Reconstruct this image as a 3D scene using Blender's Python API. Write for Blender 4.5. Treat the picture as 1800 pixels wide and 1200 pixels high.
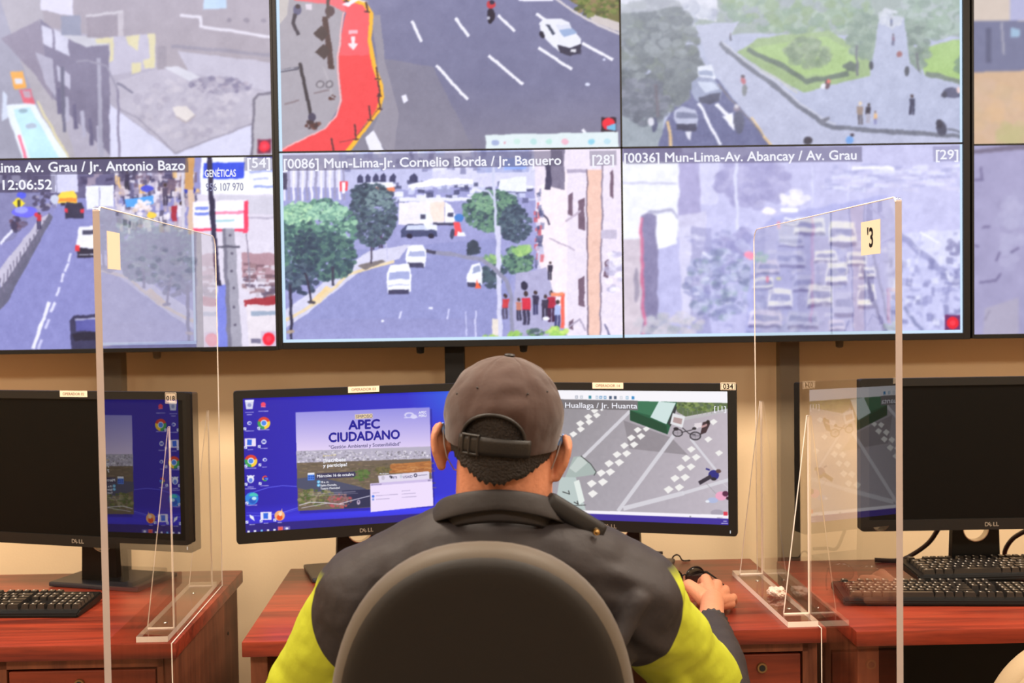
import bpy, bmesh, math, random
import numpy as np
from mathutils import Vector, Matrix, Euler, noise as mnoise

C = bpy.context.scene.collection
for o in list(bpy.data.objects):
    bpy.data.objects.remove(o)
scene = bpy.context.scene
rnd = random.Random(7)

# ------------------------------------------------------------------ camera
cam_data = bpy.data.cameras.new('camera')
cam = bpy.data.objects.new('camera', cam_data)
C.objects.link(cam)
scene.camera = cam
cam_data.sensor_width = 36.0
cam_data.lens = 42.0
yaw, pitch, roll = 0.00717536, 0.03327258, 0.01434885
Fw = Vector((math.sin(yaw) * math.cos(pitch), math.cos(yaw) * math.cos(pitch), -math.sin(pitch)))
Rt = Vector((math.cos(yaw), -math.sin(yaw), 0))
Up = Rt.cross(Fw)
R2 = Rt * math.cos(roll) - Up * math.sin(roll)
U2 = Rt * math.sin(roll) + Up * math.cos(roll)
m = Matrix((R2, U2, -Fw)).transposed().to_4x4()
m.translation = Vector((0, 0, 1.45))
cam.matrix_world = m
cam_data.clip_start = 0.05
cam_data.dof.use_dof = True
cam_data.dof.focus_distance = 2.45
cam_data.dof.aperture_fstop = 5.0

# ------------------------------------------------------------------ world, view, lights
w = bpy.data.worlds.new('world')
scene.world = w
w.use_nodes = True
w.node_tree.nodes['Background'].inputs[0].default_value = (1.0, 0.86, 0.7, 1)
w.node_tree.nodes['Background'].inputs[1].default_value = 0.02
scene.view_settings.view_transform = 'Standard'
scene.view_settings.look = 'None'
scene.view_settings.exposure = 0.0
scene.view_settings.gamma = 1.0
scene.view_settings.use_curve_mapping = False
scene.cycles.transparent_max_bounces = 24
scene.cycles.max_bounces = 10
scene.cycles.use_denoising = True


def lin(c):
    """sRGB 0..255 to linear 0..1"""
    r = []
    for v in c[:3]:
        v = v / 255.0
        r.append(v / 12.92 if v <= 0.04045 else ((v + 0.055) / 1.055) ** 2.4)
    return (r[0], r[1], r[2], 1.0)


def ceiling_lamp(x, y, watts):
    d = bpy.data.lights.new('ceiling_lamp', 'AREA')
    d.shape = 'SQUARE'
    d.size = 0.58
    d.energy = watts
    d.color = (1.0, 0.86, 0.70)
    o = bpy.data.objects.new('ceiling_lamp', d)
    C.objects.link(o)
    o.location = (x, y, 2.725)


for lx in (-2.3, -0.75, 0.85, 2.4):
    ceiling_lamp(lx, 2.0, 50)
    ceiling_lamp(lx, -0.3, 35)


# ------------------------------------------------------------------ materials
def mat(name, rgb, rough=0.5, metal=0.0, spec=0.5, bump=0.0, bump_scale=60.0, vary=0.0, vary_scale=6.0, sheen=0.0):
    mt = bpy.data.materials.new(name)
    mt.use_nodes = True
    nt = mt.node_tree
    b = nt.nodes['Principled BSDF']
    col = lin(rgb)
    b.inputs['Base Color'].default_value = col
    b.inputs['Roughness'].default_value = rough
    b.inputs['Metallic'].default_value = metal
    b.inputs['Specular IOR Level'].default_value = spec
    if sheen:
        b.inputs['Sheen Weight'].default_value = sheen
    tc = nt.nodes.new('ShaderNodeTexCoord')
    if vary:
        n = nt.nodes.new('ShaderNodeTexNoise')
        n.inputs['Scale'].default_value = vary_scale
        n.inputs['Detail'].default_value = 4
        nt.links.new(tc.outputs['Object'], n.inputs['Vector'])
        mx = nt.nodes.new('ShaderNodeMix')
        mx.data_type = 'RGBA'
        mx.inputs['A'].default_value = tuple(v * (1 - vary) for v in col[:3]) + (1,)
        mx.inputs['B'].default_value = tuple(min(1, v * (1 + vary)) for v in col[:3]) + (1,)
        nt.links.new(n.outputs['Fac'], mx.inputs['Factor'])
        nt.links.new(mx.outputs['Result'], b.inputs['Base Color'])
    if bump:
        n2 = nt.nodes.new('ShaderNodeTexNoise')
        n2.inputs['Scale'].default_value = bump_scale
        n2.inputs['Detail'].default_value = 3
        nt.links.new(tc.outputs['Object'], n2.inputs['Vector'])
        bp = nt.nodes.new('ShaderNodeBump')
        bp.inputs['Strength'].default_value = bump
        bp.inputs['Distance'].default_value = 0.01
        nt.links.new(n2.outputs['Fac'], bp.inputs['Height'])
        nt.links.new(bp.outputs['Normal'], b.inputs['Normal'])
    return mt


def wood(name, dark, light, rough=0.34, axis='X'):
    mt = bpy.data.materials.new(name)
    mt.use_nodes = True
    nt = mt.node_tree
    b = nt.nodes['Principled BSDF']
    tc = nt.nodes.new('ShaderNodeTexCoord')
    mp = nt.nodes.new('ShaderNodeMapping')
    s = {'X': (1.6, 22, 22), 'Z': (22, 22, 1.6)}[axis]
    mp.inputs['Scale'].default_value = s
    n = nt.nodes.new('ShaderNodeTexNoise')
    n.inputs['Scale'].default_value = 1.3
    n.inputs['Detail'].default_value = 7
    n.inputs['Roughness'].default_value = 0.62
    n.inputs['Distortion'].default_value = 0.7
    r = nt.nodes.new('ShaderNodeValToRGB')
    r.color_ramp.elements[0].position = 0.30
    r.color_ramp.elements[0].color = lin(dark)
    r.color_ramp.elements[1].position = 0.66
    r.color_ramp.elements[1].color = lin(light)
    nt.links.new(tc.outputs['Object'], mp.inputs['Vector'])
    nt.links.new(mp.outputs['Vector'], n.inputs['Vector'])
    nt.links.new(n.outputs['Fac'], r.inputs['Fac'])
    nt.links.new(r.outputs['Color'], b.inputs['Base Color'])
    b.inputs['Roughness'].default_value = rough
    b.inputs['Specular IOR Level'].default_value = 0.45
    return mt


def clear_plastic(name, tint=(0.965, 0.955, 0.94)):
    """polished clear acrylic: sees straight through, reflects by Fresnel on both faces"""
    mt = bpy.data.materials.new(name)
    mt.use_nodes = True
    nt = mt.node_tree
    nt.nodes.clear()
    out = nt.nodes.new('ShaderNodeOutputMaterial')
    tr = nt.nodes.new('ShaderNodeBsdfTransparent')
    tr.inputs['Color'].default_value = (*tint, 1)
    gl = nt.nodes.new('ShaderNodeBsdfGlossy')
    gl.inputs['Roughness'].default_value = 0.0
    mx = nt.nodes.new('ShaderNodeMixShader')
    fr = nt.nodes.new('ShaderNodeFresnel')
    geo = nt.nodes.new('ShaderNodeNewGeometry')
    # a sheet this thin shows one mirror image: the near face carries the reflection of both faces
    fr.inputs['IOR'].default_value = 1.49
    mm = nt.nodes.new('ShaderNodeMapRange')
    mm.inputs['To Min'].default_value = 1.35
    mm.inputs['To Max'].default_value = 0.0
    nt.links.new(geo.outputs['Backfacing'], mm.inputs['Value'])
    ml = nt.nodes.new('ShaderNodeMath')
    ml.operation = 'MULTIPLY'
    ml.use_clamp = True
    nt.links.new(mm.outputs['Result'], ml.inputs[0])
    nt.links.new(fr.outputs['Fac'], ml.inputs[1])
    nt.links.new(ml.outputs[0], mx.inputs['Fac'])
    nt.links.new(tr.outputs[0], mx.inputs[1])
    nt.links.new(gl.outputs[0], mx.inputs[2])
    nt.links.new(mx.outputs[0], out.inputs['Surface'])
    return mt


def screen_mat(name, attr='picture', strength=1.0):
    mt = bpy.data.materials.new(name)
    mt.use_nodes = True
    nt = mt.node_tree
    b = nt.nodes['Principled BSDF']
    b.inputs['Base Color'].default_value = (0.01, 0.01, 0.012, 1)
    b.inputs['Roughness'].default_value = 0.45
    b.inputs['Specular IOR Level'].default_value = 0.15
    a = nt.nodes.new('ShaderNodeAttribute')
    a.attribute_name = attr
    nt.links.new(a.outputs['Color'], b.inputs['Emission Color'])
    b.inputs['Emission Strength'].default_value = strength
    return mt


def glow(name, rgb, strength=1.0):
    mt = bpy.data.materials.new(name)
    mt.use_nodes = True
    b = mt.node_tree.nodes['Principled BSDF']
    b.inputs['Base Color'].default_value = (0.01, 0.01, 0.01, 1)
    b.inputs['Specular IOR Level'].default_value = 0.1
    b.inputs['Emission Color'].default_value = lin(rgb)
    b.inputs['Emission Strength'].default_value = strength
    return mt


# ------------------------------------------------------------------ object helpers
def tag(o, label=None, cat=None, group=None, kind=None):
    if label: o['label'] = label
    if cat: o['category'] = cat
    if group: o['group'] = group
    if kind: o['kind'] = kind
    return o


def empty(name, loc=(0, 0, 0), rz=0.0):
    o = bpy.data.objects.new(name, None)
    C.objects.link(o)
    o.empty_display_size = 0.05
    o.location = loc
    o.rotation_euler = (0, 0, rz)
    return o


def copy_tree(o, parent=None):
    c = o.copy()
    C.objects.link(c)
    if parent is not None:
        c.parent = parent
    for ch in list(o.children):
        copy_tree(ch, c)
    return c


def link_mesh(name, me, mats, parent=None):
    o = bpy.data.objects.new(name, me)
    C.objects.link(o)
    if not isinstance(mats, (list, tuple)):
        mats = [mats]
    if len(me.materials):
        me.materials.clear()
    for x in mats:
        me.materials.append(x)
    if parent is not None:
        o.parent = parent
    return o


class MB:
    """collects shapes for ONE mesh object"""
    def __init__(self):
        self.bm = bmesh.new()
        self.mi = 0

    def _new(self, verts, M):
        for v in verts:
            v.co = M @ v.co
        fs = {f for v in verts for f in v.link_faces}
        for f in fs:
            f.material_index = self.mi
        return list(fs)

    def box(self, c, s, bevel=0.0, rot=None, seg=2):
        r = bmesh.ops.create_cube(self.bm, size=1.0)
        vs = r['verts']
        M = Matrix.Translation(c) @ (Euler(rot).to_matrix().to_4x4() if rot else Matrix()) @ Matrix.Diagonal((*s, 1))
        self._new(vs, M)
        if bevel:
            es = list({e for v in vs for e in v.link_edges})
            rr = bmesh.ops.bevel(self.bm, geom=es, offset=bevel, segments=seg, profile=0.6, affect='EDGES', clamp_overlap=True)
            for f in rr['faces']:
                f.material_index = self.mi
        return self

    def cone(self, p0, p1, r0, r1, n=20, caps=True):
        p0, p1 = Vector(p0), Vector(p1)
        d = p1 - p0
        r = bmesh.ops.create_cone(self.bm, cap_ends=caps, segments=n, radius1=r0, radius2=r1, depth=d.length)
        q = Vector((0, 0, 1)).rotation_difference(d.normalized()).to_matrix().to_4x4()
        self._new(r['verts'], Matrix.Translation((p0 + p1) / 2) @ q)
        return self

    def ball(self, c, r, rot=None, sub=3):
        rr = bmesh.ops.create_icosphere(self.bm, subdivisions=sub, radius=1.0)
        if not hasattr(r, '__len__'):
            r = (r, r, r)
        M = Matrix.Translation(c) @ (Euler(rot).to_matrix().to_4x4() if rot else Matrix()) @ Matrix.Diagonal((*r, 1))
        self._new(rr['verts'], M)
        return self

    def tube(self, pts, r, n=10, closed=False):
        pts = [Vector(p) for p in pts]
        N = len(pts)
        rings = []
        prev = None
        for i, p in enumerate(pts):
            a = pts[(i - 1) % N] if (closed or i > 0) else p
            b = pts[(i + 1) % N] if (closed or i < N - 1) else p
            t = (b - a).normalized()
            if prev is None:
                ref = Vector((0, 0, 1)) if abs(t.z) < 0.9 else Vector((1, 0, 0))
                u = t.cross(ref).normalized()
            else:
                u = (prev - t * prev.dot(t)).normalized()
            prev = u
            v = t.cross(u)
            rad = r[i] if hasattr(r, '__len__') else r
            rings.append([self.bm.verts.new(p + (u * math.cos(k * 2 * math.pi / n) + v * math.sin(k * 2 * math.pi / n)) * rad) for k in range(n)])
        for i in range(N if closed else N - 1):
            A, B = rings[i], rings[(i + 1) % N]
            for k in range(n):
                f = self.bm.faces.new((A[k], A[(k + 1) % n], B[(k + 1) % n], B[k]))
                f.material_index = self.mi
        if not closed:
            for ring in (list(reversed(rings[0])), rings[-1]):
                f = self.bm.faces.new(ring)
                f.material_index = self.mi
        return self

    def prism(self, pts, depth, M=None, edge_mi=None):
        """pts: 2D outline (x, y), extruded along +z by depth, then placed by M"""
        M = M or Matrix()
        a = [self.bm.verts.new(M @ Vector((p[0], p[1], 0))) for p in pts]
        b = [self.bm.verts.new(M @ Vector((p[0], p[1], depth))) for p in pts]
        fs = [self.bm.faces.new(list(reversed(a))), self.bm.faces.new(b)]
        for f in fs:
            f.material_index = self.mi
        n = len(pts)
        for i in range(n):
            f = self.bm.faces.new((a[i], a[(i + 1) % n], b[(i + 1) % n], b[i]))
            f.material_index = self.mi if edge_mi is None else edge_mi
        return self

    def lathe(self, prof, c=(0, 0, 0), n=28):
        rings = []
        for (r, z) in prof:
            rings.append([self.bm.verts.new((c[0] + r * math.cos(2 * math.pi * k / n), c[1] + r * math.sin(2 * math.pi * k / n), c[2] + z)) for k in range(n)])
        for i in range(len(rings) - 1):
            for k in range(n):
                f = self.bm.faces.new((rings[i][k], rings[i][(k + 1) % n], rings[i + 1][(k + 1) % n], rings[i + 1][k]))
                f.material_index = self.mi
        for ring in (list(reversed(rings[0])), rings[-1]):
            if (ring[0].co - ring[1].co).length > 1e-6:
                f = self.bm.faces.new(ring)
                f.material_index = self.mi
        return self

    def build(self, name, mats, parent=None, smooth=False, angle=40):
        bmesh.ops.recalc_face_normals(self.bm, faces=self.bm.faces[:])
        me = bpy.data.meshes.new(name)
        self.bm.to_mesh(me)
        self.bm.free()
        o = link_mesh(name, me, mats, parent)
        if smooth:
            for p in me.polygons:
                p.use_smooth = True
            try:
                me.set_sharp_from_angle(angle=math.radians(angle))
            except Exception:
                pass
        return o


def rounded(wd, ht, r, n=6, cx=0.0, cy=0.0):
    pts = []
    for (sx, sy, a0) in ((1, 1, 0), (-1, 1, 90), (-1, -1, 180), (1, -1, 270)):
        for k in range(n + 1):
            a = math.radians(a0 + 90 * k / n)
            pts.append((cx + sx * (wd / 2 - r) + r * math.cos(a), cy + sy * (ht / 2 - r) + r * math.sin(a)))
    return pts


XZ = Matrix.Rotation(math.radians(90), 4, 'X')      # outline (x, y) stands up as (x, z); extrusion runs to -y


def eval_mesh(o, name):
    dg = bpy.context.evaluated_depsgraph_get()
    dg.update()
    me = bpy.data.meshes.new_from_object(o.evaluated_get(dg))
    me.name = name
    return me


def bake(o):
    """apply the modifiers of o without operators"""
    me = eval_mesh(o, o.name)
    o.modifiers.clear()
    old = o.data
    o.data = me
    bpy.data.meshes.remove(old)
    return o


def lettering(name, s, size, loc, mt, parent=None, align='LEFT', bold=0.0, rot=(90, 0, 0), sx=1.0, depth=0.0002, shear=0.0):
    cu = bpy.data.curves.new(name, 'FONT')
    cu.body = s
    cu.size = size
    cu.align_x = align
    cu.extrude = depth
    cu.resolution_u = 3
    cu.shear = shear
    t = bpy.data.objects.new(name, cu)
    C.objects.link(t)
    me = eval_mesh(t, name)
    bpy.data.objects.remove(t)
    bpy.data.curves.remove(cu)
    if bold:
        bm = bmesh.new()
        for k in ((-1, 0), (1, 0), (0, 1), (0, -1)):
            tmp = me.copy()
            tmp.transform(Matrix.Translation((k[0] * bold * size, k[1] * bold * size, 0)))
            bm.from_mesh(tmp)
            bpy.data.meshes.remove(tmp)
        bm.to_mesh(me)
        bm.free()
    o = link_mesh(name, me, mt, parent)
    o.location = loc
    o.rotation_euler = tuple(math.radians(a) for a in rot)
    o.scale = (sx, 1, 1)
    return o


def flat_curve(name, outline, holes, depth):
    """a plate with holes as a mesh: outline in (x, y), thickness along z"""
    cu = bpy.data.curves.new(name, 'CURVE')
    cu.dimensions = '2D'
    cu.fill_mode = 'BOTH'
    cu.extrude = depth / 2
    for loop in [outline] + holes:
        sp = cu.splines.new('POLY')
        sp.points.add(len(loop) - 1)
        for p, q in zip(sp.points, loop):
            p.co = (q[0], q[1], 0, 1)
        sp.use_cyclic_u = True
    t = bpy.data.objects.new(name, cu)
    C.objects.link(t)
    me = eval_mesh(t, name)
    bpy.data.objects.remove(t)
    bpy.data.curves.remove(cu)
    return me


def blob_mesh(name, prims, voxel, smooth=6):
    """one continuous skin around overlapping capsules ('c') and ellipsoids ('e')"""
    b = MB()
    for p in prims:
        if p[0] == 'c':
            _, a, e, r0, r1 = p
            b.ball(a, r0)
            b.ball(e, r1)
            b.cone(a, e, r0, r1, n=24)
        else:
            b.ball(p[1], p[2], p[3] if len(p) > 3 else None)
    o = b.build(name, M_black)
    md = o.modifiers.new('skin', 'REMESH')
    md.mode = 'VOXEL'
    md.voxel_size = voxel
    sm = o.modifiers.new('relax', 'SMOOTH')
    sm.factor = 0.5
    sm.iterations = smooth
    me = eval_mesh(o, name)
    old = o.data
    bpy.data.objects.remove(o)
    bpy.data.meshes.remove(old)
    for p in me.polygons:
        p.use_smooth = True
    return me


def join_meshes(name, meshes):
    bm = bmesh.new()
    for me in meshes:
        bm.from_mesh(me)
    out = bpy.data.meshes.new(name)
    bm.to_mesh(out)
    bm.free()
    for p in out.polygons:
        p.use_smooth = True
    return out


# shared materials
M_black = mat('black_plastic', (13, 12, 12), 0.48, spec=0.3, bump=0.05, bump_scale=900)
M_bezel = mat('monitor_bezel', (18, 17, 16), 0.48, spec=0.35, bump=0.04, bump_scale=1200)
M_off = mat('switched_off_panel', (8, 7, 6), 0.5, spec=0.12)
M_chrome = mat('brushed_steel', (190, 185, 175), 0.25, metal=1.0)
M_silver = mat('silver_print', (190, 180, 165), 0.35, metal=0.4)
M_paper = mat('paper_label', (232, 216, 194), 0.7)
M_ink = mat('black_ink', (28, 24, 22), 0.7)
M_ink_soft = mat('faded_ink', (120, 98, 78), 0.7)
M_wood = wood('cherry_wood', (84, 30, 21), (152, 58, 37))
M_wood_side = wood('cherry_wood_upright', (94, 48, 31), (134, 76, 50), axis='Z', rough=0.5)
M_wood_front = wood('cherry_wood_drawer', (104, 40, 25), (150, 64, 38), rough=0.42)
M_acrylic = clear_plastic('clear_acrylic')
M_edge = mat('acrylic_cut_edge', (184, 170, 166), 0.3, spec=0.6, vary=0.06, vary_scale=30)
M_edge_glint = mat('acrylic_edge_glint', (244, 232, 222), 0.25, spec=0.6)  # near-white colour stands in for highlights along the clear edges
M_cable = mat('cable_rubber', (52, 36, 30), 0.45)
# ------------------------------------------------------------------ the room
M_wall = mat('tan_wall_paint', (230, 204, 166), 0.75, bump=0.04, bump_scale=220, vary=0.03, vary_scale=2.0)
M_floor = mat('grey_floor_tile', (120, 110, 100), 0.45, vary=0.12, vary_scale=3)
M_ceil = mat('white_ceiling', (222, 214, 200), 0.8)
WY = 3.47


def slab(name, c, s, mt):
    o = MB().box(c, s).build(name, mt)
    tag(o, kind='structure')
    return o


slab('floor', (0, 0.2, -0.05), (7.2, 7.0, 0.1), M_floor)
slab('ceiling', (0, 0.2, 2.80), (7.2, 7.0, 0.1), M_ceil)
slab('wall_back', (0, WY + 0.05, 1.375), (7.2, 0.1, 2.75), M_wall)
slab('wall_front', (0, -3.25, 1.375), (7.2, 0.1, 2.75), M_wall)
slab('wall_left', (-3.55, 0.1, 1.375), (0.1, 6.6, 2.75), M_wall)
slab('wall_right', (3.55, 0.1, 1.375), (0.1, 6.6, 2.75), M_wall)
slab('baseboard_back', (0, WY - 0.006, 0.05), (7.0, 0.012, 0.10), mat('baseboard_wood', (120, 86, 60), 0.5))


# ------------------------------------------------------------------ pictures shown on the screens
def homography(src, dst):
    A, b = [], []
    for (x, y), (u, v) in zip(src, dst):
        A.append([x, y, 1, 0, 0, 0, -u * x, -u * y]); b.append(u)
        A.append([0, 0, 0, x, y, 1, -v * x, -v * y]); b.append(v)
    h = np.linalg.solve(np.array(A, float), np.array(b, float))
    return np.append(h, 1).reshape(3, 3)


class Picture:
    """a screen picture painted on a fine grid of screen cells. quad: the picture's corners
    (top left, top right, bottom right, bottom left) in the drawing units the shapes below use"""
    def __init__(self, quad, w, h, cells, seed=1, ss=2):
        self.w, self.h = w, h
        self.W, self.H = cells, max(2, int(round(cells * h / w)))
        self.ss = ss
        self.PW, self.PH = self.W * ss, self.H * ss
        self.Hm = homography(quad, [(0, 0), (1, 0), (1, 1), (0, 1)])
        self.img = np.zeros((self.PH, self.PW, 3))
        self.rng = np.random.default_rng(seed)
        ql = math.hypot(quad[1][0] - quad[0][0], quad[1][1] - quad[0][1])
        self.k = self.PW / ql
        Hi = np.linalg.inv(self.Hm)
        yy, xx = np.mgrid[0:self.PH, 0:self.PW]
        u, v = (xx + .5) / self.PW, (yy + .5) / self.PH
        d = Hi[2, 0] * u + Hi[2, 1] * v + Hi[2, 2]
        self.X = (Hi[0, 0] * u + Hi[0, 1] * v + Hi[0, 2]) / d
        self.Y = (Hi[1, 0] * u + Hi[1, 1] * v + Hi[1, 2]) / d

    def uv(self, x, y):
        q = self.Hm @ np.array([x, y, 1.0])
        return q[0] / q[2], q[1] / q[2]

    def px(self, pts):
        a = np.asarray(pts, float)
        q = np.column_stack([a, np.ones(len(a))]) @ self.Hm.T
        return q[:, :2] / q[:, 2:] * (self.PW, self.PH)

    def loc(self, x, y):
        """place on the screen, metres from its lower left corner"""
        u, v = self.uv(x, y)
        return u * self.w, (1 - v) * self.h

    def fill(self, c):
        self.img[:] = c

    def vgrad(self, y0, c0, y1, c1, x0=-1e9, x1=1e9):
        t = np.clip((self.Y - y0) / (y1 - y0), 0, 1)[..., None]
        mk = ((self.Y >= y0) & (self.Y <= y1) & (self.X >= x0) & (self.X <= x1))[..., None]
        self.img = np.where(mk, np.array(c0) * (1 - t) + np.array(c1) * t, self.img)

    def _mask(self, P):
        x0, y0 = np.floor(P.min(0)).astype(int) - 1
        x1, y1 = np.ceil(P.max(0)).astype(int) + 1
        x0, y0 = max(0, x0), max(0, y0)
        x1, y1 = min(self.PW, x1), min(self.PH, y1)
        if x1 <= x0 or y1 <= y0:
            return None
        yy, xx = np.mgrid[y0:y1, x0:x1]
        xx, yy = xx + .5, yy + .5
        ins = np.zeros(xx.shape, bool)
        n = len(P)
        for i in range(n):
            ax, ay = P[i]
            bx, by = P[(i + 1) % n]
            if ay == by:
                continue
            c = (ay > yy) != (by > yy)
            ins ^= c & (xx < (bx - ax) * (yy - ay) / (by - ay) + ax)
        return (slice(y0, y1), slice(x0, x1)), ins

    def poly(self, pts, c, a=1.0):
        r = self._mask(self.px(pts))
        if r is None:
            return
        sl, ins = r
        s = self.img[sl]
        s[ins] = s[ins] * (1 - a) + np.array(c, float) * a

    def rect(self, x0, y0, x1, y1, c, a=1.0):
        self.poly([(x0, y0), (x1, y0), (x1, y1), (x0, y1)], c, a)

    def line(self, pts, wd, c, a=1.0):
        for (p, q) in zip(pts[:-1], pts[1:]):
            dx, dy = q[0] - p[0], q[1] - p[1]
            L = math.hypot(dx, dy) or 1
            nx, ny = -dy / L * wd / 2, dx / L * wd / 2
            ex, ey = dx / L * wd * .25, dy / L * wd * .25
            self.poly([(p[0] + nx - ex, p[1] + ny - ey), (q[0] + nx + ex, q[1] + ny + ey), (q[0] - nx + ex, q[1] - ny + ey), (p[0] - nx - ex, p[1] - ny - ey)], c, a)

    def ell(self, cx, cy, rx, ry, c, a=1.0, rot=0.0, n=22, a0=0, a1=360):
        ca, sa = math.cos(math.radians(rot)), math.sin(math.radians(rot))
        pts = []
        for k in range(n):
            t = math.radians(a0 + (a1 - a0) * k / (n if a1 - a0 == 360 else n - 1))
            x, y = rx * math.cos(t), ry * math.sin(t)
            pts.append((cx + x * ca - y * sa, cy + x * sa + y * ca))
        if a1 - a0 != 360:
            pts.append((cx, cy))
        self.poly(pts, c, a)

    def leaves(self, cx, cy, rx, ry, n, cols, s0=3, s1=8, a=0.85):
        for _ in range(n):
            t = self.rng.uniform(0, 2 * math.pi)
            r = math.sqrt(self.rng.uniform(0, 1))
            s = self.rng.uniform(s0, s1)
            self.ell(cx + rx * r * math.cos(t), cy + ry * r * math.sin(t), s, s * .75, cols[self.rng.integers(len(cols))], a, n=8)

    def scatter(self, x0, y0, x1, y1, n, cols, w0, w1, h0, h1, a=0.8):
        for _ in range(n):
            x, y = self.rng.uniform(x0, x1), self.rng.uniform(y0, y1)
            ww, hh = self.rng.uniform(w0, w1), self.rng.uniform(h0, h1)
            self.rect(x, y, x + ww, y + hh, cols[self.rng.integers(len(cols))], a)

    def noise(self, amp, cell):
        s = max(1, int(cell * self.k))
        h, wd = self.PH // s + 3, self.PW // s + 3
        g = self.rng.normal(0, 1, (h, wd))
        g = np.kron(g, np.ones((s, s)))[:self.PH, :self.PW]
        g = self._box(g[..., None], max(1, s // 2))
        self.img += g * amp

    @staticmethod
    def _box(im, r):
        for ax in (0, 1):
            acc = np.zeros_like(im)
            pad = [(0, 0)] * 3
            pad[ax] = (r, r)
            p = np.pad(im, pad, mode='edge')
            n = im.shape[ax]
            for k in range(2 * r + 1):
                sl = [slice(None)] * 3
                sl[ax] = slice(k, k + n)
                acc += p[tuple(sl)]
            im = acc / (2 * r + 1)
        return im

    def blur(self, wd):
        r = int(round(wd * self.k / 2))
        if r > 0:
            self.img = self._box(self._box(self.img, r), max(1, r // 2))

    def warp(self, amp, cell):
        """ragged edges, as a compressed camera picture shows them"""
        s = max(1, int(cell * self.k))
        h, wd = self.PH // s + 3, self.PW // s + 3
        d = []
        for _ in range(2):
            g = np.kron(self.rng.normal(0, 1, (h, wd)), np.ones((s, s)))[:self.PH, :self.PW]
            g = self._box(self._box(g[..., None], max(1, s // 2)), max(1, s // 2))[..., 0]
            d.append(g / g.std() * amp * self.k)
        yy, xx = np.mgrid[0:self.PH, 0:self.PW]
        self.img = self.img[np.clip(yy + d[0], 0, self.PH - 1).astype(int), np.clip(xx + d[1], 0, self.PW - 1).astype(int)]

    def tone(self, mul, add):
        self.img = self.img * np.array(mul) + np.array(add)

    def haze(self, c, a0, a1, y0, y1):
        t = np.clip((self.Y - y0) / (y1 - y0), 0, 1)
        a = (a0 + (a1 - a0) * t)[..., None]
        self.img = self.img * (1 - a) + np.array(c) * a

    def person(self, x, y, h, top, legs, head=(60, 45, 45)):
        self.ell(x, y - h * .92, h * .075, h * .085, head, n=10)
        self.poly([(x - h * .13, y - h * .80), (x + h * .13, y - h * .80), (x + h * .12, y - h * .42), (x - h * .12, y - h * .42)], top)
        self.rect(x - h * .11, y - h * .45, x - h * .01, y, legs)
        self.rect(x + h * .015, y - h * .45, x + h * .10, y, legs)

    def record(self, cx, cy, r=10, bg=(60, 30, 50)):
        self.rect(cx - r * 1.25, cy - r * 1.25, cx + r * 1.25, cy + r * 1.25, bg)
        self.ell(cx, cy, r, r, (240, 30, 55))
        self.ell(cx, cy, r * .45, r * .45, (255, 60, 80))

    def mesh(self, name):
        im = np.clip(self.img, 0, 255) / 255.0
        im = im.reshape(self.H, self.ss, self.W, self.ss, 3).mean((1, 3))
        im = np.where(im <= 0.04045, im / 12.92, ((im + 0.055) / 1.055) ** 2.4)
        W, H = self.W, self.H
        xs = np.linspace(0, self.w, W)
        zs = np.linspace(self.h, 0, H)
        co = np.zeros((H, W, 3), np.float32)
        co[..., 0] = xs[None, :]
        co[..., 2] = zs[:, None]
        me = bpy.data.meshes.new(name)
        me.vertices.add(W * H)
        me.vertices.foreach_set('co', co.ravel())
        idx = np.arange(W * H).reshape(H, W)
        q = np.stack([idx[1:, :-1], idx[1:, 1:], idx[:-1, 1:], idx[:-1, :-1]], -1).reshape(-1, 4)
        n = len(q)
        me.loops.add(n * 4)
        me.loops.foreach_set('vertex_index', q.ravel().astype(np.int32))
        me.polygons.add(n)
        me.polygons.foreach_set('loop_start', np.arange(0, n * 4, 4, dtype=np.int32))
        at = me.color_attributes.new('picture', 'FLOAT_COLOR', 'POINT')
        rgba = np.ones((H * W, 4), np.float32)
        rgba[:, :3] = im.reshape(-1, 3)
        at.data.foreach_set('color', rgba.ravel())
        me.update(calc_edges=True)
        me.validate()
        return me


M_feed = screen_mat('camera_picture')
M_caption = glow('white_caption', (246, 246, 255), 1.0)
M_frame_line = glow('pale_window_border', (205, 232, 255), 1.0)
GRAY = [(200, 200, 220), (160, 160, 190), (120, 120, 160), (90, 88, 120)]
GREEN = [(70, 105, 95), (95, 135, 110), (55, 80, 85), (120, 160, 120), (80, 100, 110)]
# ------------------------------------------------------------------ the six readable camera pictures (and two at the right edge)
FW, FH = 0.934, 0.519


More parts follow.
